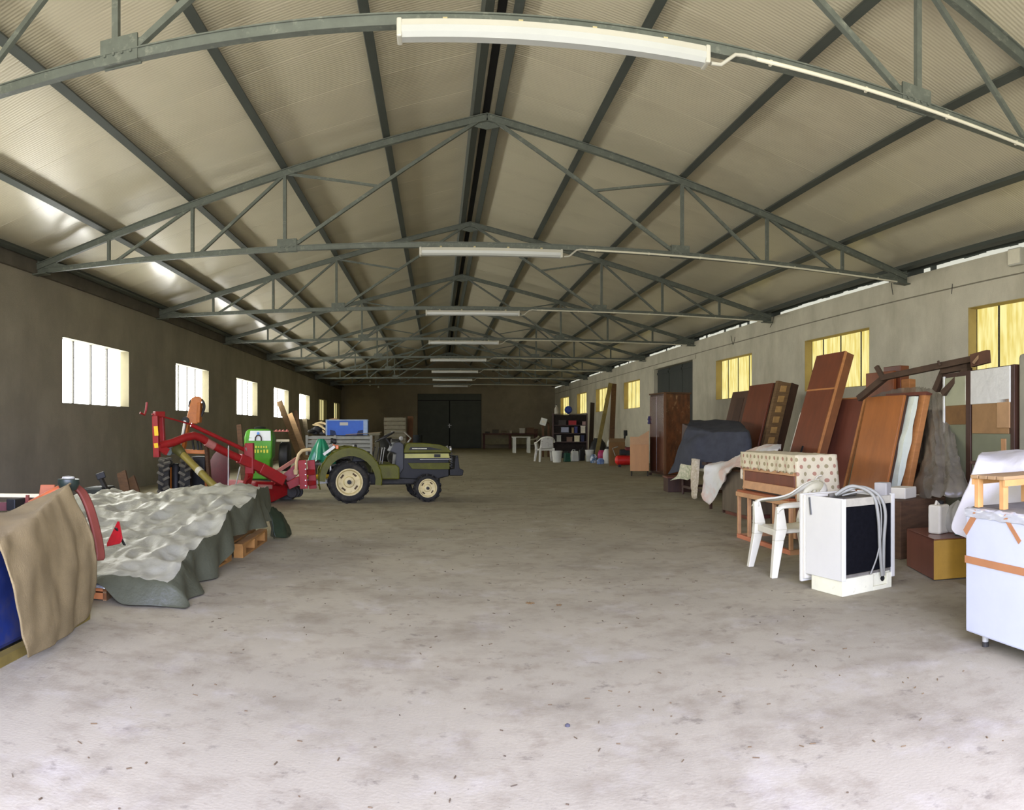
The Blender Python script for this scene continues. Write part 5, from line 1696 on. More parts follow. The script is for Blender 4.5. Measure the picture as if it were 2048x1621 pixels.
for k, pts in enumerate(hs):
    pts = [V(*p) for p in pts]
    obj('hose' if k < 2 else 'power_cable', MB().tube(refine([pts, pts], 7)[0], .015 if k < 2 else .007, 10), M('grey_hose', (142, 140, 124), rough=0.5, var=0.08), dw, smooth=60)
obj('clip_block', MB().box((.56, .10, .83), (.10, .12, .12), rot('Z', 20)), M('grey_block', (150, 146, 134), rough=0.7), dw, bev=.01)

# ------------------------------------------------------------------ brown and gold box with clutter on it
gb = empty('low_cabinet', V(4.07, 5.03, 0), math.atan2(-.22, .69), 'low box with dark red-brown side and gold coloured end, beside the dishwasher', 'cabinet')
obj('body', MB().b2((.012, .012, .02), (.62, .74, .355)), m_wdk, gb)
obj('gold_end', MB().b2((0, 0, .01), (.62, .014, .37)), M('gold_board', (160, 122, 38), rough=0.5, scale=5, var=0.12), gb, bev=.003)
obj('side_board', MB().b2((0, .014, .01), (.014, .74, .37)), m_wred2, gb, bev=.003)
obj('top_board', MB().b2((0, .0, .355), (.62, .74, .372)), m_wred2, gb, bev=.003)
T_ = lambda x, y, z: FR[gb.name] @ V(x, y, z)
c = T_(.18, .34, .372)
cn = empty('canister', c, .3, 'cream plastic canister on the low red-brown box', 'canister')
obj('body', MB().b2((-.085, -.07, 0), (.085, .07, .27)), m_cream, cn, bev=.02)
obj('cap', MB().lathe([(.03, .27), (.035, .30), (0, .31)], 12, Matrix.Translation(V(.03, 0, 0))), m_black, cn)
obj('handle', MB().tube([(-.06, 0, .26), (-.04, 0, .30), (.0, 0, .27)], .012, 8), m_cream, cn)
c = T_(.36, .30, .372)
rows = []
for i in range(10):
    t_ = i / 9
    r = []
    for j in range(33):
        a = 2 * pi * j / 32
        rad = (.13 * (sin(pi * min(1, .15 + t_ * .9)) ** .6)) * (1 + .16 * sin(a * 5 + t_ * 3) + .1 * noise.noise(V(cos(a) * 3, sin(a) * 3, t_ * 4)))
        r.append(V(c.x + rad * cos(a), c.y + rad * sin(a), c.z + .01 + .30 * t_))
    rows.append(r)
m_film = M('cloudy_polythene', (176, 172, 154), rough=0.25, scale=6, var=0.15, bump=0.3, alpha=0.72, spec=0.6)
obj('plastic_bag', MB().grid(rows), m_film, smooth=50, thing=('cloudy plastic bag of oddments standing on the low red-brown box', 'bag'))
obj('teal_bottle', MB().lathe([(0, 0), (.03, 0), (.033, .10), (.02, .14), (.012, .15), (.012, .18), (0, .18)], 12, Matrix.Translation(T_(.29, .15, .372)) @ Matrix.Rotation(.2, 4, 'Y')), M('teal_plastic', (74, 116, 104), rough=0.4), smooth=40, thing=('small teal bottle leaning in front of the cream canister', 'bottle'))
# pile behind: cartons under a dusty plastic sheet
pile = [(V(4.75, 6.5, 0), (.75, .75, .60), .2, m_wood_d, 'dusty brown carton at the foot of the plastic-covered mound'), (V(5.55, 7.6, 0), (.5, .55, 1.0), .1, m_wdk, 'dark tall carton hidden in the plastic-covered mound'), (V(5.85, 6.95, 0), (.7, .8, 1.1), .0, m_wdk, 'broad dark carton in the middle of the plastic-covered mound')]
for p, d, rz, mm, tx in pile[:1]:
    e_ = empty('carton', p, rz, tx, 'carton')
    obj('body', MB().box((0, 0, d[2] / 2), d), mm, e_, bev=.01)
    obj('tape', MB().b2((-d[0] / 2 - .002, -.03, .02), (d[0] / 2 + .002, .03, d[2] + .003)), m_cream, e_)
c = ar(1834, 982, 7.35)
obj('cream_carton', MB().box(V(4.70, 6.36, .662), (.26, .22, .12), rot('Z', 25)), m_cream, bev=.01, thing=('small cream carton lying on the dusty brown carton', 'carton'))
net = [
    [(1738, 796, 11.2), (1790, 779, 10.8), (1838, 775, 10.2), (1862, 779, 9.6), (1882, 788, 9.2), (1893, 802, 9.0)],
    [(1740, 830, 11.2), (1790, 825, 10.8), (1840, 822, 10.1), (1866, 826, 9.2), (1886, 834, 8.8), (1902, 850, 8.7)],
    [(1740, 880, 11.2), (1790, 878, 10.8), (1842, 878, 9.9), (1868, 885, 8.7), (1892, 892, 8.3), (1912, 902, 8.2)],
    [(1740, 930, 11.2), (1790, 930, 10.8), (1838, 930, 9.7), (1866, 936, 8.2), (1896, 942, 7.8), (1924, 952, 7.8)],
    [(1740, 975, 11.2), (1790, 975, 10.8), (1826, 975, 9.4), (1862, 976, 7.8), (1900, 978, 7.45), (1934, 980, 7.55)],
    [(1740, 1000, 11.2), (1790, 1000, 10.8), (1824, 1000, 9.4), (1860, 998, 7.7), (1898, 996, 7.4), (1930, 994, 7.5)]]
rows = pleats(crumple(refine([[ar(*p) for p in r] for r in net], 12), .04, 3.6, 3.0), .10, 2.0)
m_poly = M('dusty_polythene', (128, 120, 104), rough=0.28, scale=4, var=0.2, bump=0.5, bscale=14, alpha=0.66, spec=0.6)
obj('plastic_sheet', MB().grid(rows), m_poly, smooth=60, thing=('dusty translucent plastic sheet over the mound behind the leaning panels', 'plastic sheet'))
e_ = empty('covered_stack', V(5.9, 7.6, 0), 0, 'dark stack of boxes inside the dusty plastic sheet', 'boxes')
obj('lower_box', MB().b2((-.12, -.9, 0), (.60, .9, .9)), m_wdk, e_, bev=.02)
obj('upper_box', MB().b2((.05, -.5, .9), (.60, .9, 1.6)), M('grey_brown_box', (84, 72, 58), rough=0.8), e_, bev=.02)

# ------------------------------------------------------------------ tall cabinet with patched doors
PF, PNr = V(5.56, 6.70, 0), V(5.22, 5.15, 0)
cbt = empty('tall_cabinet', V(5.75, 5.9, 0), 0, 'tall cabinet with wrapped white upper doors and cardboard taped lower down', 'cabinet')
W = dict(parent=cbt, world=True)
dv = (PNr - PF).normalized()
nv = V(dv.y, -dv.x, 0)               # towards -x
if nv.x > 0:
    nv = -nv
bk = -nv * .5
obj('carcass', MB().hexa([PNr, PNr + bk, PF + bk, PF], [up(p, 2.0) for p in (PNr, PNr + bk, PF + bk, PF)]), m_wdk, **W)


def patch(name, f0, f1, z0, z1, mm, t=.012, bev=.004):
    p, q = PF.lerp(PNr, f0), PF.lerp(PNr, f1)
    bo = [p + nv * t, p, q, q + nv * t]
    return obj(name, MB().hexa([up(x, z0) for x in bo], [up(x, z1) for x in bo]), mm, bev=bev, **W)


m_wrap = M('white_wrap', (206, 204, 192), rough=0.3, scale=5, var=0.06, bump=0.35, bscale=9, spec=0.6)
m_card = M('cardboard', (148, 114, 72), rough=0.9, scale=5, var=0.12)
m_mir = M('greenish_glass_door', (120, 122, 96), rough=0.12, scale=2, var=0.08, spec=0.9)
patch('left_door_glass', .03, .36, 1.62, 1.95, M('reflected_pale', (166, 166, 134), rough=0.15, scale=2, var=0.06, spec=0.9))
patch('left_door_reflection', .05, .36, 1.40, 1.62, M('reflected_brown', (116, 84, 44), rough=0.8, var=0.15))  # left door's mirror reflection painted as pale, brown and greenish bands
patch('left_door_lower', .03, .36, .30, 1.40, m_mir)
patch('left_door_edge', .015, .04, 1.30, 1.97, m_wrap, .02)
patch('centre_stile', .37, .44, .0, 2.0, m_wdk, .02)
patch('right_door_wrap', .45, .96, 1.62, 1.99, m_wrap, .03)
patch('right_door_card', .46, .93, 1.30, 1.63, m_card, .02)
patch('card_flap', .80, .95, 1.36, 1.66, M('cardboard_pale', (170, 134, 92), rough=0.9, var=0.1), .03)
patch('right_door_glass', .45, .95, .30, 1.30, m_mir)
patch('near_stile', .955, 1.0, 0, 2.0, m_wdk, .02)
patch('tape_end', .84, .90, .9, 1.25, M('tan_tape', (172, 128, 82), rough=0.5), .02)
obj('grey_mattress', MB().hexa([V(5.0, 4.2, 0), V(5.25, 4.2, 0), V(5.45, 5.1, 0), V(5.20, 5.1, 0)], [V(5.0, 4.2, 2.1), V(5.25, 4.2, 2.1), V(5.45, 5.1, 2.1), V(5.20, 5.1, 2.1)]), M('grey_mattress_cloth', (140, 136, 116), rough=0.9, scale=2, var=0.14, bump=0.2), bev=.04, thing=('grey mattress standing upright at the right edge of the picture', 'mattress'))

# timber frame lying across the top
tf = empty('timber_frame', V(6.3, 7.8, 1.7), 0, 'old dark timber frame of beams lying across the top of the covered pile', 'timber frame')
W = dict(parent=tf, world=True)
m_tim = M('old_timber', (66, 49, 32), rough=0.85, scale=5, var=0.25)
for nm, a, c, w_ in (('long_beam', (1762, 757, 9.3), (1968, 714, 8.2), .072), ('left_brace', (1718, 798, 9.6), (1772, 754, 9.3), .08), ('peg', (1753, 733, 9.3), (1768, 760, 9.25), .06),
                     ('cross_beam', (1884, 742, 8.7), (1938, 733, 8.4), .08), ('diagonal_brace', (1932, 742, 8.35), (1886, 788, 8.6), .07), ('short_brace', (1888, 744, 8.8), (1872, 782, 8.9), .08),
                     ('post', (1934, 736, 8.35), (1936, 798, 8.35), .09), ('nail_block', (1876, 722, 8.55), (1880, 732, 8.55), .03)):
    obj(nm, MB().bar(ar(*a), ar(*c), w_, w_), m_tim, bev=.006, **W)
obj('end_board', MB().bar(ar(1944, 722, 8.1), ar(1978, 713, 7.9), .05, .14), M('reddish_timber', (82, 54, 34), rough=0.8, var=0.2), **W)
obj('pale_lath', MB().bar(ar(1946, 727, 8.0), ar(1964, 706, 8.0), .03, .03), m_wood, **W)

# ------------------------------------------------------------------ wrapped chest freezer, stool and white sheet
fz = empty('chest_freezer', V(3.3, 2.85, 0), 0, 'white chest freezer wrapped with brown tape at the right edge', 'freezer')
W = dict(parent=fz, world=True)
F0, F1, F2, F3 = V(3.036, 3.44, 0), V(2.95, 2.25, 0), V(3.60, 2.20, 0), V(3.69, 3.39, 0)
m_fz = M('wrapped_freezer_white', (188, 191, 194), rough=0.35, scale=3, var=0.03, bump=0.12, bscale=6, spec=0.5)
obj('body', MB().hexa([up(p, .08) for p in (F1, F2, F3, F0)], [up(p, .81) for p in (F1, F2, F3, F0)]), m_fz, bev=.012, **W)
obj('lid', MB().hexa([up(p, .81) for p in (F1, F2, F3, F0)], [up(p, .86) for p in (F1, F2, F3, F0)]), M('silver_film', (190, 188, 180), rough=0.25, scale=8, var=0.12, bump=0.6, bscale=20, spec=0.7), bev=.015, **W)
obj('dusty_blanket', MB().hexa([up(p.lerp(V(3.32, 2.82, 0), .05), .86) for p in (F1, F2, F3, F0)], [up(p.lerp(V(3.32, 2.82, 0), .08), .868) for p in (F1, F2, F3, F0)]), m_dust, bev=.003, **W)
m_tape = M('brown_tape', (170, 116, 74), rough=0.4, var=0.06)
fd = (F1 - F0).normalized()
fn = V(-1, .072, 0).normalized()


def onface(s, z, t):
    p = F0 + fd * s + fn * t
    return up(p, z)


def strap(a, c, wd):
    p, q = onface(a[0], a[1], .002), onface(c[0], c[1], .002)
    d = (q - p).normalized()
    s_ = d.cross(fn).normalized() * wd / 2
    return MB().hexa([p - s_, q - s_, q + s_, p + s_], [x + fn * .003 for x in (p - s_, q - s_, q + s_, p + s_)])


obj('tape_band', strap((0, .535), (1.19, .535), .045), m_tape, **W)
obj('tape_corner', strap((0.0, .70), (.12, .84), .045), m_tape, **W)
obj('tape_corner', strap((.38, .84), (.52, .70), .03), m_tape, **W)
for p in (F0.lerp(F2, .10), F1.lerp(F3, .10), F2.lerp(F0, .10), F3.lerp(F1, .10)):
    obj('foot', MB().lathe([(.022, 0), (.022, .03), (.016, .032), (.016, .09)], 12, Matrix.Translation(p)), m_iron, **W)
    obj('foot_sleeve', MB().lathe([(.02, .03), (.02, .085)], 12, Matrix.Translation(p)), m_white_pl, **W)
rows = []
for i in range(7):
    rows.append([onface(1.19 * j / 50, .81 + .06 * i / 6 * (.85 + .12 * noise.noise(V(j * .35, 1, 2))) - .012 * (1 - i / 6) * (.5 + noise.noise(V(j * .3, 5, 2))), .006 + .008 * noise.noise(V(j * .6, i * .7, 4)) - (.03 if i == 6 else 0)) for j in range(51)])
obj('film_edge', MB().grid(rows), M('clear_film', (176, 176, 170), rough=0.15, scale=9, var=0.08, spec=0.8), smooth=50, **W)
so = empty('wooden_stool', V(3.25, 3.24, .868), .10, 'small slatted wooden stool standing on the wrapped freezer', 'stool')
for k in range(4):
    obj('seat_slat', MB().b2((-.24, -.135 + .07 * k, .178), (.30, -.075 + .07 * k, .20)), M('stool_wood', (146, 118, 80), rough=0.6, scale=5, var=0.2, st=(.3, 2, 2)), so, bev=.003)
m_sw = M('stool_leg_wood', (188, 140, 82), rough=0.6, scale=5, var=0.15)
for x in (-.20, .26):
    for y in (-.10, .10):
        obj('leg', MB().b2((x - .022, y - .018, 0), (x + .022, y + .018, .178)), m_sw, so, bev=.003)
for y in (-.125, .125):
    obj('apron', MB().b2((-.23, y - .008, .14), (.29, y + .008, .178)), m_sw, so)
cc = empty('brown_cabinet', V(4.62, 4.15, 0), -.05, 'red-brown cabinet showing beneath the white plastic sheet', 'cabinet')
obj('body', MB().b2((-.50, -.35, .02), (.45, .42, 1.05)), m_wred2, cc, bev=.01)
obj('top', MB().b2((-.52, -.37, 1.05), (.47, .44, 1.08)), m_wdk, cc, bev=.006)
net = [
    [(1963, 906, 5.95), (2000, 905, 5.95), (2048, 903, 5.8), (2120, 900, 5.6), (2180, 900, 5.4)],
    [(1957, 914, 5.30), (2000, 917, 5.22), (2048, 913, 5.1), (2120, 912, 4.95), (2180, 915, 4.85)],
    [(1941, 958, 5.20), (1992, 962, 5.12), (2048, 962, 5.02), (2120, 965, 4.9), (2180, 965, 4.8)],
    [(1922, 1006, 5.10), (1978, 1010, 5.04), (2048, 1010, 4.95), (2120, 1015, 4.85), (2180, 1015, 4.75)],
    [(1903, 1050, 5.00), (1960, 1055, 4.98), (2048, 1060, 4.9), (2120, 1065, 4.8), (2180, 1065, 4.7)],
    [(1912, 1066, 4.97), (1960, 1085, 4.96), (2048, 1090, 4.9), (2120, 1100, 4.8), (2180, 1100, 4.7)]]
rows = crumple(refine([[ar(*p) for p in r] for r in net], 9), .03, 4.5, 8.0, sharp=False)
obj('white_sheet', MB().grid(rows), M('white_dust_sheet', (192, 188, 180), rough=0.7, scale=4, var=0.04, bump=0.2, bscale=25), smooth=70, solid=.006, thing=('white dust sheet draped over the brown cabinet behind the freezer', 'sheet'))

# wall fittings
c = aX(2036, 516, WR)
wbx = empty('wall_box', V(WR - .001, c.y, c.z - .13), 0, 'small white box fixed high on the right wall at the picture edge', 'box')
obj('case', MB().b2((-.09, -.14, 0), (0, .14, .27)), m_white_pl, wbx, bev=.012)
obj('lid', MB().b2((-.10, -.13, .02), (-.09, .13, .25)), m_cream, wbx, bev=.004)
for k, (x0, y0, x1, y1, x2, y2, tx) in enumerate(((1462, 672, 1466, 690, 1470, 674, 'by the nearer end of the sliding door'), (1548, 632, 1545, 645, 1540, 655, 'under the third truss end'), (1783, 566, 1784, 578, 1786, 590, 'under the second truss end'), (1905, 568, 1904, 578, 1903, 588, 'between second truss end and white wall box'))):
    pts = [aX(x0, y0, WR - .02), aX(x1, y1, WR - .03), aX(x2, y2, WR - .02)]
    obj('loose_wire', MB().tube(refine([pts, pts], 4)[0], .006, 6), m_hose_b, smooth=60, thing=('short loose dark wire on the right wall, %s' % tx, 'wire', 'loose wires on the right wall'))

# ================================================================== FAR END
def ctr(px, py0, py1, rho):
    """floor-standing or raised thing: base centre, height, px width scale"""
    a, c = ar(px, py1, rho), ar(px, py0, rho)
    return a, c.z - a.z, rho / FPX


far = make_chair(V(4.42, 29.75, 0), pi / 2 + .1, 'white plastic chair at the far end, backrest towards the camera', M('white_plastic_grubby', (214, 212, 200), rough=0.5, scale=9, c2=(170, 160, 150), thr=(.55, .75)))
obj('painted_back', MB().hexa([V(-.285, -.20, .50), V(-.27, -.20, .50), V(-.27, .20, .50), V(-.285, .20, .50)], [V(-.345, -.17, .80), V(-.33, -.17, .80), V(-.33, .17, .80), V(-.345, .17, .80)]), M('blotched_back', (206, 204, 194), rough=0.6, scale=11, c2=(150, 140, 128), thr=(.55, .7)), far, bev=.01)
far.scale = (1.22, 1.22, 1.22)


def bucket(px, w, h, rho, mm, txt, grp='containers on the far floor'):
    q = fl(px, YH + EYE * FPX / rho)
    e_ = empty('bucket', q, 0, txt, 'bucket', grp)
    obj('body', MB().lathe([(0, 0), (w * .40, 0), (w * .5, h), (w * .47, h), (w * .38, .02), (0, .02)], 20), mm, e_, smooth=40)
    obj('rim', MB().lathe([(w * .5, h - .03), (w * .53, h - .03), (w * .53, h), (w * .5, h)], 20, cap=False), mm, e_)
    obj('handle', MB().tube([V(w * .5 * cos(a), .0 + w * .03, h - .02 - w * .35 * sin(a)) for a in [pi * k / 8 for k in range(9)]], .006, 6), m_iron, e_)
    return e_


def jug(name, px, w, h, rho, mm, txt, grp='containers on the far floor', z=0, d=None):
    q = fl(px, YH + EYE * FPX / rho)
    q.z = z
    e_ = empty(name, q, .2, txt, name.replace('_', ' '), grp)
    d = d or w * .7
    obj('body', MB().hexa([V(-w / 2, -d / 2, 0), V(w / 2, -d / 2, 0), V(w / 2, d / 2, 0), V(-w / 2, d / 2, 0)], [V(-w * .42, -d * .42, h * .85), V(w * .42, -d * .42, h * .85), V(w * .42, d * .42, h * .85), V(-w * .42, d * .42, h * .85)]), mm, e_, bev=w * .1)
    obj('cap', MB().lathe([(w * .13, h * .84), (w * .13, h), (0, h)], 10, Matrix.Translation(V(w * .2, 0, 0))), m_black, e_)
    obj('handle', MB().tube([V(-w * .35, 0, h * .84), V(-w * .25, 0, h * .96), V(w * .02, 0, h * .96), V(w * .05, 0, h * .84)], w * .05, 7), mm, e_)
    return e_


m_wbk = M('white_bucket', (204, 204, 192), rough=0.45, var=0.05)
m_grn = M('green_jerrycan', (34, 84, 62), rough=0.45, var=0.15)
bucket(1114, .42, .46, 29.4, m_wbk, 'white bucket standing just right of the far plastic chair')
jug('jerrycan', 1134, .28, .42, 29.9, m_grn, 'dark green jerrycan between the white bucket and a white canister')
jug('canister', 1149, .33, .50, 30.3, m_wbk, 'cloudy white canister right of the green jerrycan')
jug('bin', 1163, .26, .55, 31.0, m_black, 'black bin between two white canisters on the far floor')
bucket(1179, .36, .48, 30.2, m_wbk, 'white tub at the foot of the leaning olive plank')


def bag(px, w, h, rho, mm, txt, z=0, seed=0):
    q = fl(px, YH + EYE * FPX / rho)
    rows = []
    for i in range(8):
        t_ = i / 7
        r = []
        for j in range(25):
            a = 2 * pi * j / 24
            rad = w / 2 * (.85 + .15 * sin(pi * t_)) * (1 - .55 * max(0, t_ - .75) * 4 * .6) * (1 + .10 * sin(a * 4 + seed + t_ * 2))
            r.append(V(q.x + rad * cos(a), q.y + rad * .7 * sin(a), z + h * t_))
        rows.append(r)
    rows = [[V(q.x, q.y, z)] * 25] + rows + [[V(q.x, q.y, z + h * .98)] * 25]
    obj('shopping_bag', MB().grid(rows), mm, smooth=60, thing=(txt, 'bag', 'bags by the olive plank'))


bag(1215, .34, .56, 28.4, m_wbk, 'white bag standing nearest the brown crate at the far end', 0, 1)
bag(1187, .26, .34, 28.9, M('blue_print_bag', (70, 100, 130), rough=0.4, scale=9, c2=(206, 210, 214), thr=(.45, .55)), 'blue and white printed bag left of the tall white bag', 0, 2)
bag(1201, .28, .22, 27.9, M('blue_bag', (70, 100, 156), rough=0.4, scale=9, c2=(150, 170, 200)), 'low blue bag on the floor in front of the white bag', 0, 3)
bag(1203, .34, .50, 29.0, M('red_pink_bag', (164, 26, 48), rough=0.4, scale=6, c2=(196, 70, 130)), 'red and pink bag behind the blue bags', 0, 4)
# leaning planks
for px0, py0, px1, py1, rho, w, mm, txt in ((1191, 906, 1221, 767, 31.5, .17, M('olive_plank', (122, 108, 62), rough=0.8, scale=4, var=0.2), 'long olive plank leaning steeply on the right wall at the far end'),
                                            (1222, 900, 1228, 768, 31.8, .22, m_wood_d, 'dark upright board just behind the long olive plank'),
                                            (1181, 905, 1185, 806, 34.0, .20, M('dark_post_wood', (58, 46, 32), rough=0.9), 'dark post between the shelf rack and the olive plank')):
    a, c = ar(px0, py0, rho), ar(px1, py1, rho + .8)
    a.z = 0.0
    obj('plank', MB().bar(a, c, w, .06, (0, 1, 0)), mm, thing=(txt, 'plank', 'boards at the far right'))
c = ar(1196, 880, 31.9)
rows = [[V(c.x + .42 * cos(2 * pi * j / 20) * (.35 + .65 * sin(pi * (i + 1.5) / 11)), c.y + .3 * sin(2 * pi * j / 20) * (.35 + .65 * sin(pi * (i + 1.5) / 11)), .95 * i / 9) for j in range(21)] for i in range(10)]
obj('dark_filler_heap', MB().grid(crumple(rows, .10, 3, 5)), m_black, smooth=60, thing=('dark filler heap behind the foot of the long olive plank', 'heap'))  # heap added to fill the dark area between rack and plank
# storage rack with things on it
R0 = 34.0
qa, qb = ar(1106, 900, R0), ar(1174, 900, R0)
rk = empty('shelf_rack', V((qa.x + qb.x) / 2, (qa.y + qb.y) / 2, 0), -.2, 'dark brown shelf rack crowded with household things at the far right', 'shelf')
hw = (qb - qa).length / 2
for x in (-hw, hw):
    for y in (-.22, .22):
        obj('upright', MB().b2((x - .03, y - .03, 0), (x + .03, y + .03, 2.06)), m_wdk, rk)
SZ = [.25, .72, 1.12, 1.50, 2.02]
for z in SZ:
    obj('shelf', MB().b2((-hw, -.25, z), (hw, .25, z + .03)), m_wdk, rk)
obj('added_dark_backing', MB().b2((-hw, .23, .1), (hw, .25, 2.0)), M('added_backing_dark', (38, 30, 24), rough=0.9, var=0.3), rk)  # board added to darken the background seen through the rack
obj('lower_box', MB().b2((-hw + .1, -.2, .0), (hw - .1, .2, .24)), m_black, rk, bev=.02)
FRk = FR[rk.name]


def on_rack(x, z):
    return FRk @ V(x, -.08, z + .031)


def xr(px):
    return (px - 1140) * R0 / FPX


m_tvb = M('black_gloss', (14, 14, 16), rough=0.25)
tv = empty('television', on_rack(xr(1130), SZ[2]), -.2, 'small black television on the middle shelf of the rack', 'television')
obj('case', MB().b2((-.20, -.12, 0), (.20, .12, .30)), m_black, tv, bev=.01)
obj('screen', MB().b2((-.17, -.128, .04), (.17, -.12, .27)), m_tvb, tv)
its = [('red_box', 1145, 3, .36, .2, (150, 30, 30), 'red box on the second shelf from the top'), ('white_box', 1166, 2, .22, .34, (206, 198, 176), 'stack-like white box at the right end of the middle shelf'), ('blue_box', 1152, 2, .14, .30, (52, 54, 104), 'dark blue box next to the white box on the middle shelf'),
       ('tan_box', 1145.5, 2, .10, .26, (140, 116, 76), 'tan box right of the small television'), ('cream_box', 1154, 1, .24, .28, (206, 196, 160), 'cream container on the lower shelf'), ('brown_box', 1139, 1, .26, .22, (110, 84, 66), 'brown box on the lower shelf beside the cream container'),
       ('grey_box', 1118, 1, .20, .30, (150, 150, 138), 'pale grey box at the left end of the lower shelf'), ('navy_box', 1165, 1, .16, .30, (32, 36, 66), 'navy box at the right end of the lower shelf'), ('dark_box', 1125, 3, .34, .22, (52, 44, 34), 'dark box at the left of the second shelf from the top'),
       ('pale_box', 1168, 3, .16, .16, (150, 120, 112), 'small pale pink box at the right of the second shelf from the top')]
for nm, px, sh, w_, h_, c_, tx in its:
    p = on_rack(xr(px), SZ[sh])
    e_ = empty(nm, p, -.2, tx, 'box', 'boxes on the shelf rack')
    mm = M(nm + '_colour', c_, rough=0.6, var=0.15)
    obj('body', MB().b2((-w_ / 2, -.10, 0), (w_ / 2, .12, h_ * .88)), mm, e_, bev=.008)
    obj('lid', MB().b2((-w_ / 2 - .008, -.108, h_ * .88), (w_ / 2 + .008, .128, h_)), mm, e_)
p = on_rack(xr(1137), SZ[4])
bl_ = empty('blue_basin', p + V(0, 0, .01), 0, 'round blue basin standing on edge on top of the rack', 'basin')
T = Matrix.Translation(V(0, 0, .17)) @ Matrix.Rotation(pi / 2, 4, 'X')
obj('bowl', MB().lathe([(0, .05), (.11, .05), (.16, -.03), (.17, -.03), (.12, .065), (0, .07)], 20, T), M('basin_blue', (36, 62, 140), rough=0.4), bl_, smooth=40)
obj('rim', MB().lathe([(.16, -.03), (.18, -.03), (.18, -.02), (.16, -.02)], 20, T, cap=False), M('basin_blue', (36, 62, 140)), bl_)
p = on_rack(xr(1113), SZ[4])
e_ = empty('tall_bottle', p, 0, 'pale bottle at the left end of the rack top', 'bottle')
obj('body', MB().lathe([(0, 0), (.09, 0), (.10, .2), (.07, .3), (.03, .34), (.03, .40), (0, .40)], 14), M('pale_bottle', (176, 168, 150), rough=0.4), e_, smooth=40)
obj('cap', MB().lathe([(.035, .39), (.035, .43), (0, .43)], 10), m_black, e_)
# things left of the rack
p = ar(1095, 900, 35)
e_ = bs = empty('board_stand', V(p.x, p.y, 0), 0, 'brown wooden stand left of the rack with a pale box hung on it', 'stand')
for k, x in enumerate((-.22, .05, .26)):
    obj('upright', MB().b2((x - .05, -.05 + .05 * k, 0), (x + .05, .0 + .05 * k, 1.75 - .12 * k)), M('brown_stand_wood', (98, 70, 46), rough=0.8, var=0.2), e_)
obj('cross_board', MB().b2((-.3, -.06, .9), (.32, -.02, 1.02)), m_wdk, e_)
p = ar(1087, 852, 34.6)
e_ = empty('white_carton', p, -.2, 'pale tilted box above the far workbench, left of the rack', 'box')
R = rot('Y', 18)
obj('hook_arm', MB().bar(p + V(-.02, .07, .22), V(bs.location.x + .05, bs.location.y, 1.62), .04, .05), m_wdk, bs, world=True)
obj('body', MB().box((0, 0, .19), (.30, .16, .34), R), m_wbk, e_, bev=.01)
obj('label', MB().box((0.0, -.083, .19), (.16, .006, .10), R), m_cream, e_)
# workbench, white table and their clutter
p0, p1 = aY(966, 870, 48.6), aY(1075, 870, 48.6)
wk = empty('workbench', V((p0.x + p1.x) / 2, 48.9, 0), 0, 'long dark red workbench along the back wall', 'workbench')
h_ = (p1.x - p0.x) / 2
m_bench = M('bench_red', (74, 40, 32), rough=0.7, var=0.2)
obj('top', MB().b2((-h_, -.4, .96), (h_, .4, 1.04)), m_bench, wk)
for x in (-h_ + .08, 0, h_ - .08):
    for y in (-.34, .34):
        obj('leg', MB().b2((x - .05, y - .05, 0), (x + .05, y + .05, .96)), m_bench, wk)
obj('rear_board', MB().b2((-h_, .3, .3), (h_, .34, .7)), M('pale_rear_board', (120, 112, 84), rough=0.9), wk)
for k, (px, w_, hh, c_, tx) in enumerate(((975, .3, .12, (60, 54, 40), 'flat dark tin'), (991, .42, .26, (70, 62, 46), 'dark toolbox'), (1008, .3, .18, (92, 78, 54), 'brown tin'), (1021, .16, .2, (150, 140, 116), 'small pale pot'), (1044, .34, .34, (176, 170, 156), 'pale grey box'), (1060, .5, .38, (96, 70, 48), 'brown box'), (1071, .3, .30, (80, 54, 38), 'dark brown box'))):
    q = aY(px, 866, 48.75)
    e_ = empty('tin' if hh < .22 else 'box', V(q.x, 48.75, 1.041), 0, '%s on the far workbench' % tx, 'tin' if hh < .22 else 'box', 'things on the workbench')
    mm = M('bench_item_%d' % k, c_, rough=0.6, var=0.15)
    obj('body', MB().b2((-w_ / 2, -.15, 0), (w_ / 2, .15, hh * .85)), mm, e_, bev=.02)
    obj('lid', MB().b2((-w_ / 2 - .01, -.16, hh * .85), (w_ / 2 + .01, .16, hh)), mm, e_)
p0, p1 = ar(1024, 880, 41), ar(1060, 880, 41)
wt = empty('white_table', V((p0.x + p1.x) / 2, (p0.y + p1.y) / 2, 0), 0, 'white table in front of the dark red workbench', 'table')
h_ = (p1.x - p0.x) / 2
obj('top', MB().b2((-h_, -.3, .86), (h_, .3, .91)), m_wbk, wt, bev=.01)
for x in (-h_ + .12, h_ - .08):
    for y in (-.24, .24):
        obj('leg', MB().b2((x - .07, y - .05, 0), (x + .07, y + .05, .86)), m_wbk, wt)
q = fl(1052, 903)
make_chair(V(q.x + .25, q.y - 1.2, 0), pi, 'grubby white plastic chair beside the white table at the far end', M('grey_white_plastic', (160, 154, 134), rough=0.5, var=0.1)).scale = (1.1, 1.1, 1.1)
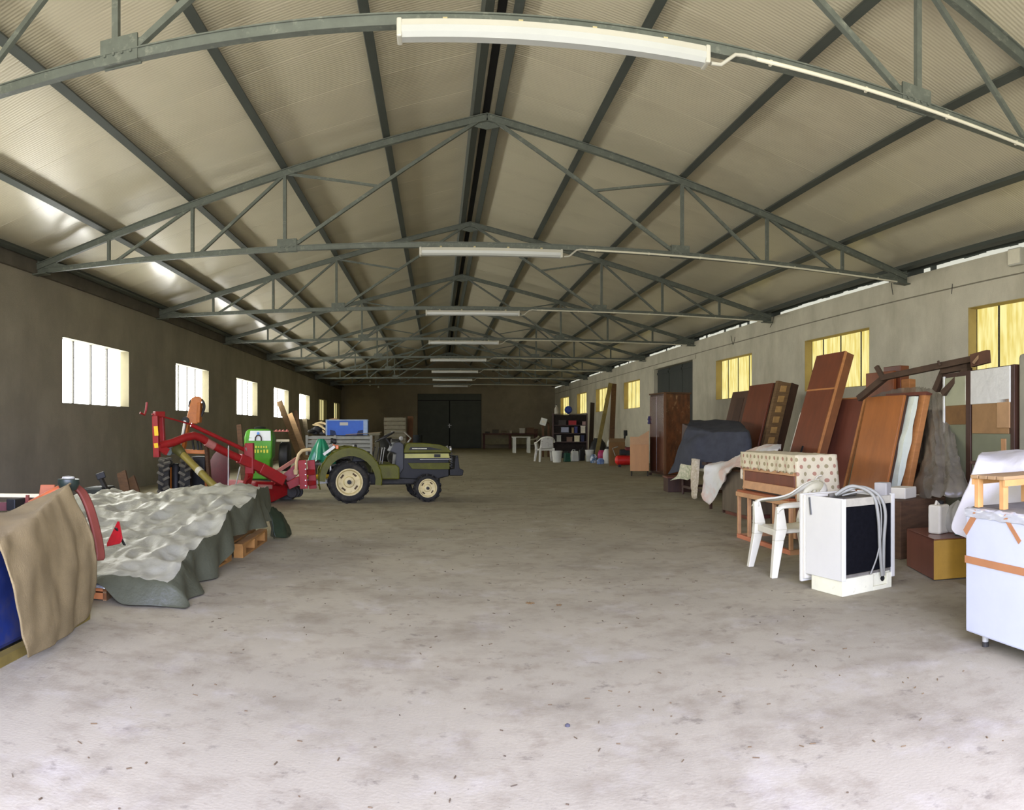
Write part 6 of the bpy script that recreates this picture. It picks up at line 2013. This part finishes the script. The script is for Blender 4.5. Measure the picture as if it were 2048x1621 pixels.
# brown crate, compressor and odds at the far right
q = fl(1237, 932)
e_ = empty('cardboard_box', V(q.x, q.y + .3, 0), -.2, 'tall brown cardboard box between white bag and red compressor', 'box')
obj('body', MB().b2((-.28, -.25, 0), (.30, .25, .86)), M('brown_carton', (120, 88, 50), rough=0.85, scale=3, var=0.2), e_, bev=.01)
obj('flap', MB().hexa([V(-.28, -.25, .86), V(.30, -.25, .86), V(.30, -.23, .86), V(-.28, -.23, .86)], [V(-.30, -.40, 1.0), V(.28, -.40, 1.0), V(.28, -.38, 1.0), V(-.30, -.38, 1.0)]), M('brown_carton_flap', (150, 122, 84), rough=0.85), e_)
q = fl(1256, 935)
cp = empty('compressor', V(q.x, q.y + .2, 0), -.15, 'bright red air compressor on the floor left of the light wood cabinet', 'compressor')
T = Matrix.Translation(V(0, 0, .24)) @ Matrix.Rotation(pi / 2, 4, 'Y')
m_cred = M('compressor_red', (206, 38, 34), rough=0.35, var=0.1)
obj('tank', MB().lathe([(0, -.42), (.10, -.40), (.17, -.33), (.17, .33), (.10, .40), (0, .42)], 20, T), m_cred, cp, smooth=40)
obj('motor', MB().b2((-.25, -.12, .42), (.16, .12, .62)), m_black, cp, bev=.03)
obj('motor_guard', MB().b2((-.05, -.14, .58), (.25, .14, .70)), M('dark_red_guard', (110, 30, 28), rough=0.5), cp, bev=.03)
for x in (-.25, .25):
    obj('foot', MB().b2((x - .04, -.12, 0), (x + .04, .12, .09)), m_black, cp)
obj('handle', MB().tube([V(-.40, 0, .40), V(-.50, 0, .66), V(-.3, 0, .72)], .018, 8), m_zinc, cp)
p = ar(1249, 878, 29.2)
hd = empty('hand_drill', V(p.x, p.y, .92), 0, 'black handled tool propped up above the red compressor', 'tool')
obj('handle', MB().bar(V(-.06, 0, -.30), V(.02, 0, .16), .06, .06, (0, 1, 0)), m_black, hd)
obj('head', MB().box((.04, 0, .26), (.14, .12, .22)), m_black, hd, bev=.02)
obj('stand', MB().b2((-.12, -.1, -.92), (.05, .1, -.28)), m_iron, hd)
p = ar(1217, 886, 30.0)
e_ = empty('white_bottle', V(p.x, p.y, .0), 0, 'small white bottle on a post behind the white bag', 'bottle')
obj('body', MB().lathe([(0, .62), (.06, .62), (.065, .78), (.03, .84), (.03, .9), (0, .9)], 12), m_wbk, e_, smooth=40)
obj('stand', MB().lathe([(0, 0), (.12, 0), (.12, .62), (0, .62)], 12), m_black, e_)
# back left: louvred panel, tiller, insulators
p0, p1 = aY(768, 850, 40), aY(812, 850, 40)
lv = empty('louvred_panel', V((p0.x + p1.x) / 2, 40, 0), 0, 'grey slatted panel standing at the back, left of the dark double door', 'panel')
h_ = (p1.x - p0.x) / 2
for k in range(7):
    z = .55 + .22 * k
    obj('slat', MB().b2((-h_, -.05, z - .10), (h_, -.02, z + .10)), M('louvre_grey', (112, 106, 88), rough=0.8, var=0.15), lv, bev=.01)
for x in (-h_ + .1, h_ - .1):
    obj('rail', MB().b2((x - .05, -.02, 0), (x + .05, .03, 2.0)), m_wood_d, lv)
obj('brown_board', MB().bar(aY(819, 903, 40.2).xy.to_3d(), aY(821, 833, 40.6), .32, .05, (0, 1, 0)), M('russet_board', (92, 60, 34), rough=0.8, var=0.2), thing=('russet board leaning beside the grey slatted panel at the back', 'board'))
q = aY(795, 890, 27)
ti = empty('motor_tiller', V(q.x, 27, 0), .1, 'dark two-wheeled motor tiller behind the tractor bonnet', 'tiller')
for y in (-.25, .25):
    T = Matrix.Translation(V(-.1, y, .28)) @ Matrix.Rotation(pi / 2, 4, 'X')
    obj('wheel', MB().lathe([(0, -.06), (.26, -.07), (.28, 0), (.26, .07), (0, .06)], 18, T), m_tyre, ti, smooth=40)
obj('engine', MB().b2((-.3, -.2, .35), (.25, .2, .80)), m_black, ti, bev=.05)
obj('fuel_tank', MB().b2((-.25, -.18, .80), (.1, .18, .98)), m_iron, ti, bev=.05)
for y in (-.2, .2):
    obj('handlebar', MB().tube([V(.2, y, .6), V(.5, y, 1.0), V(.25, y * 2.0, 1.24), V(-.05 + y, y * 2.2, 1.25)], .02, 8), m_zinc, ti, smooth=50)
obj('lamp', MB().lathe([(0, 0), (.07, 0), (.08, .04), (0, .05)], 12, Matrix.Translation(V(.12, -.22, 1.0)) @ Matrix.Rotation(pi / 2, 4, 'X')), m_zinc, ti)
obj('crumpled_bag', MB().box((0, 0, 0), (.1, .1, .1)).__class__().grid(crumple([[V(.55 * cos(2 * pi * j / 20) * (.4 + .6 * sin(pi * (i + .5) / 10)) + aY(770, 880, 30).x, 30 + .4 * sin(2 * pi * j / 20) * (.4 + .6 * sin(pi * (i + .5) / 10)), 1.0 * i / 9) for j in range(21)] for i in range(10)], .12, 3, 1)), m_black, smooth=60, thing=('black sheeted heap behind the tractor seat', 'heap'))
q = aY(746, 880, 24)
e_ = empty('grey_crate', V(q.x, 24, 0), 0, 'grey crate standing between slatted trailer and motor tiller', 'crate')
obj('body', MB().b2((-.22, -.2, 0), (.22, .2, 1.18)), M('crate_grey', (96, 92, 76), rough=0.8, var=0.15), e_, bev=.02)
obj('rim', MB().b2((-.24, -.22, 1.14), (.24, .22, 1.22)), M('crate_grey_light', (120, 116, 98), rough=0.8), e_)
q = aY(826, 890, 44)
e_ = empty('dark_drum', V(q.x + .2, 44, 0), 0, 'dark blue-grey drum in front of the back wall by the double door', 'drum')
obj('shell', MB().lathe([(0, 0), (.36, 0), (.36, .3), (.375, .31), (.36, .32), (.36, .62), (.375, .63), (.36, .64), (.36, .98), (0, .98)], 22), M('drum_blue_grey', (44, 50, 56), rough=0.5, var=0.2), e_, smooth=40)
obj('bung', MB().lathe([(.04, .98), (.04, 1.0), (0, 1.0)], 10, Matrix.Translation(V(.15, -.1, 0))), m_iron, e_)
for px, py in ((740, 765), (740, 772), (757, 776)):
    c = aY(px, py, BACK_Y - .05)
    obj('insulator', MB().lathe([(0, 0), (.05, 0), (.07, .04), (.05, .08), (.06, .12), (0, .14)], 12, Matrix.Translation(c)), m_wbk, smooth=40, thing=('white insulator on the back wall, %s' % {765: 'upper of the left pair', 772: 'lower of the left pair', 776: 'single one to the right'}[py], 'insulator', 'white insulators on the back wall'))

# ------------------------------------------------------------------ litter on the floor
random.seed(21)
b = MB()
for k in range(900):
    y = 2.2 + 26 * random.random() ** 1.4
    x = random.uniform(-2.4, 4.2)
    if (x > 2.7 and y < 8) or (x < -1.6 and y < 16) or (y > 12 and x < .6 and y < 15.5) or x > 3.4:
        continue
    L = random.uniform(.006, .03)
    b.box((x, y, .003), (L, random.uniform(.002, .006), .004), rot('Z', random.uniform(0, 180)))
obj('straw_litter', b, M('straw_bits', (112, 92, 60), rough=0.9, scale=0.5, c2=(60, 52, 42)), base=False, kind='stuff', thing=('tiny straw bits scattered over the concrete floor', 'litter'))
for px, py, r, c_, tx in ((1135, 1454, .012, (64, 62, 66), 'small dark pebble on the bright floor near the camera'), (1060, 1208, .035, (110, 86, 50), 'tuft of straw on the floor in the middle of the shed'), (1118, 1212, .022, (104, 82, 50), 'small tuft of straw right of the larger tuft')):
    q = fl(px, py)
    b = MB()
    for k in range(9):
        a = random.uniform(0, 6.3)
        b.bar(q + V(-r * cos(a), -r * .6 * sin(a), .003), q + V(r * cos(a + .4), r * .6 * sin(a + .4), .008), .005 if r < .03 else .006, .006)
    if r < .02:
        b = MB().lathe([(0, 0), (r, .002), (r * .9, r * .8), (r * .4, r * 1.1), (0, r * 1.15)], 9, Matrix.Translation(q))
    obj('pebble' if r < .02 else 'straw_tuft', b, M('litter_%d' % px, c_, rough=0.9), thing=(tx, 'pebble' if r < .02 else 'straw'))
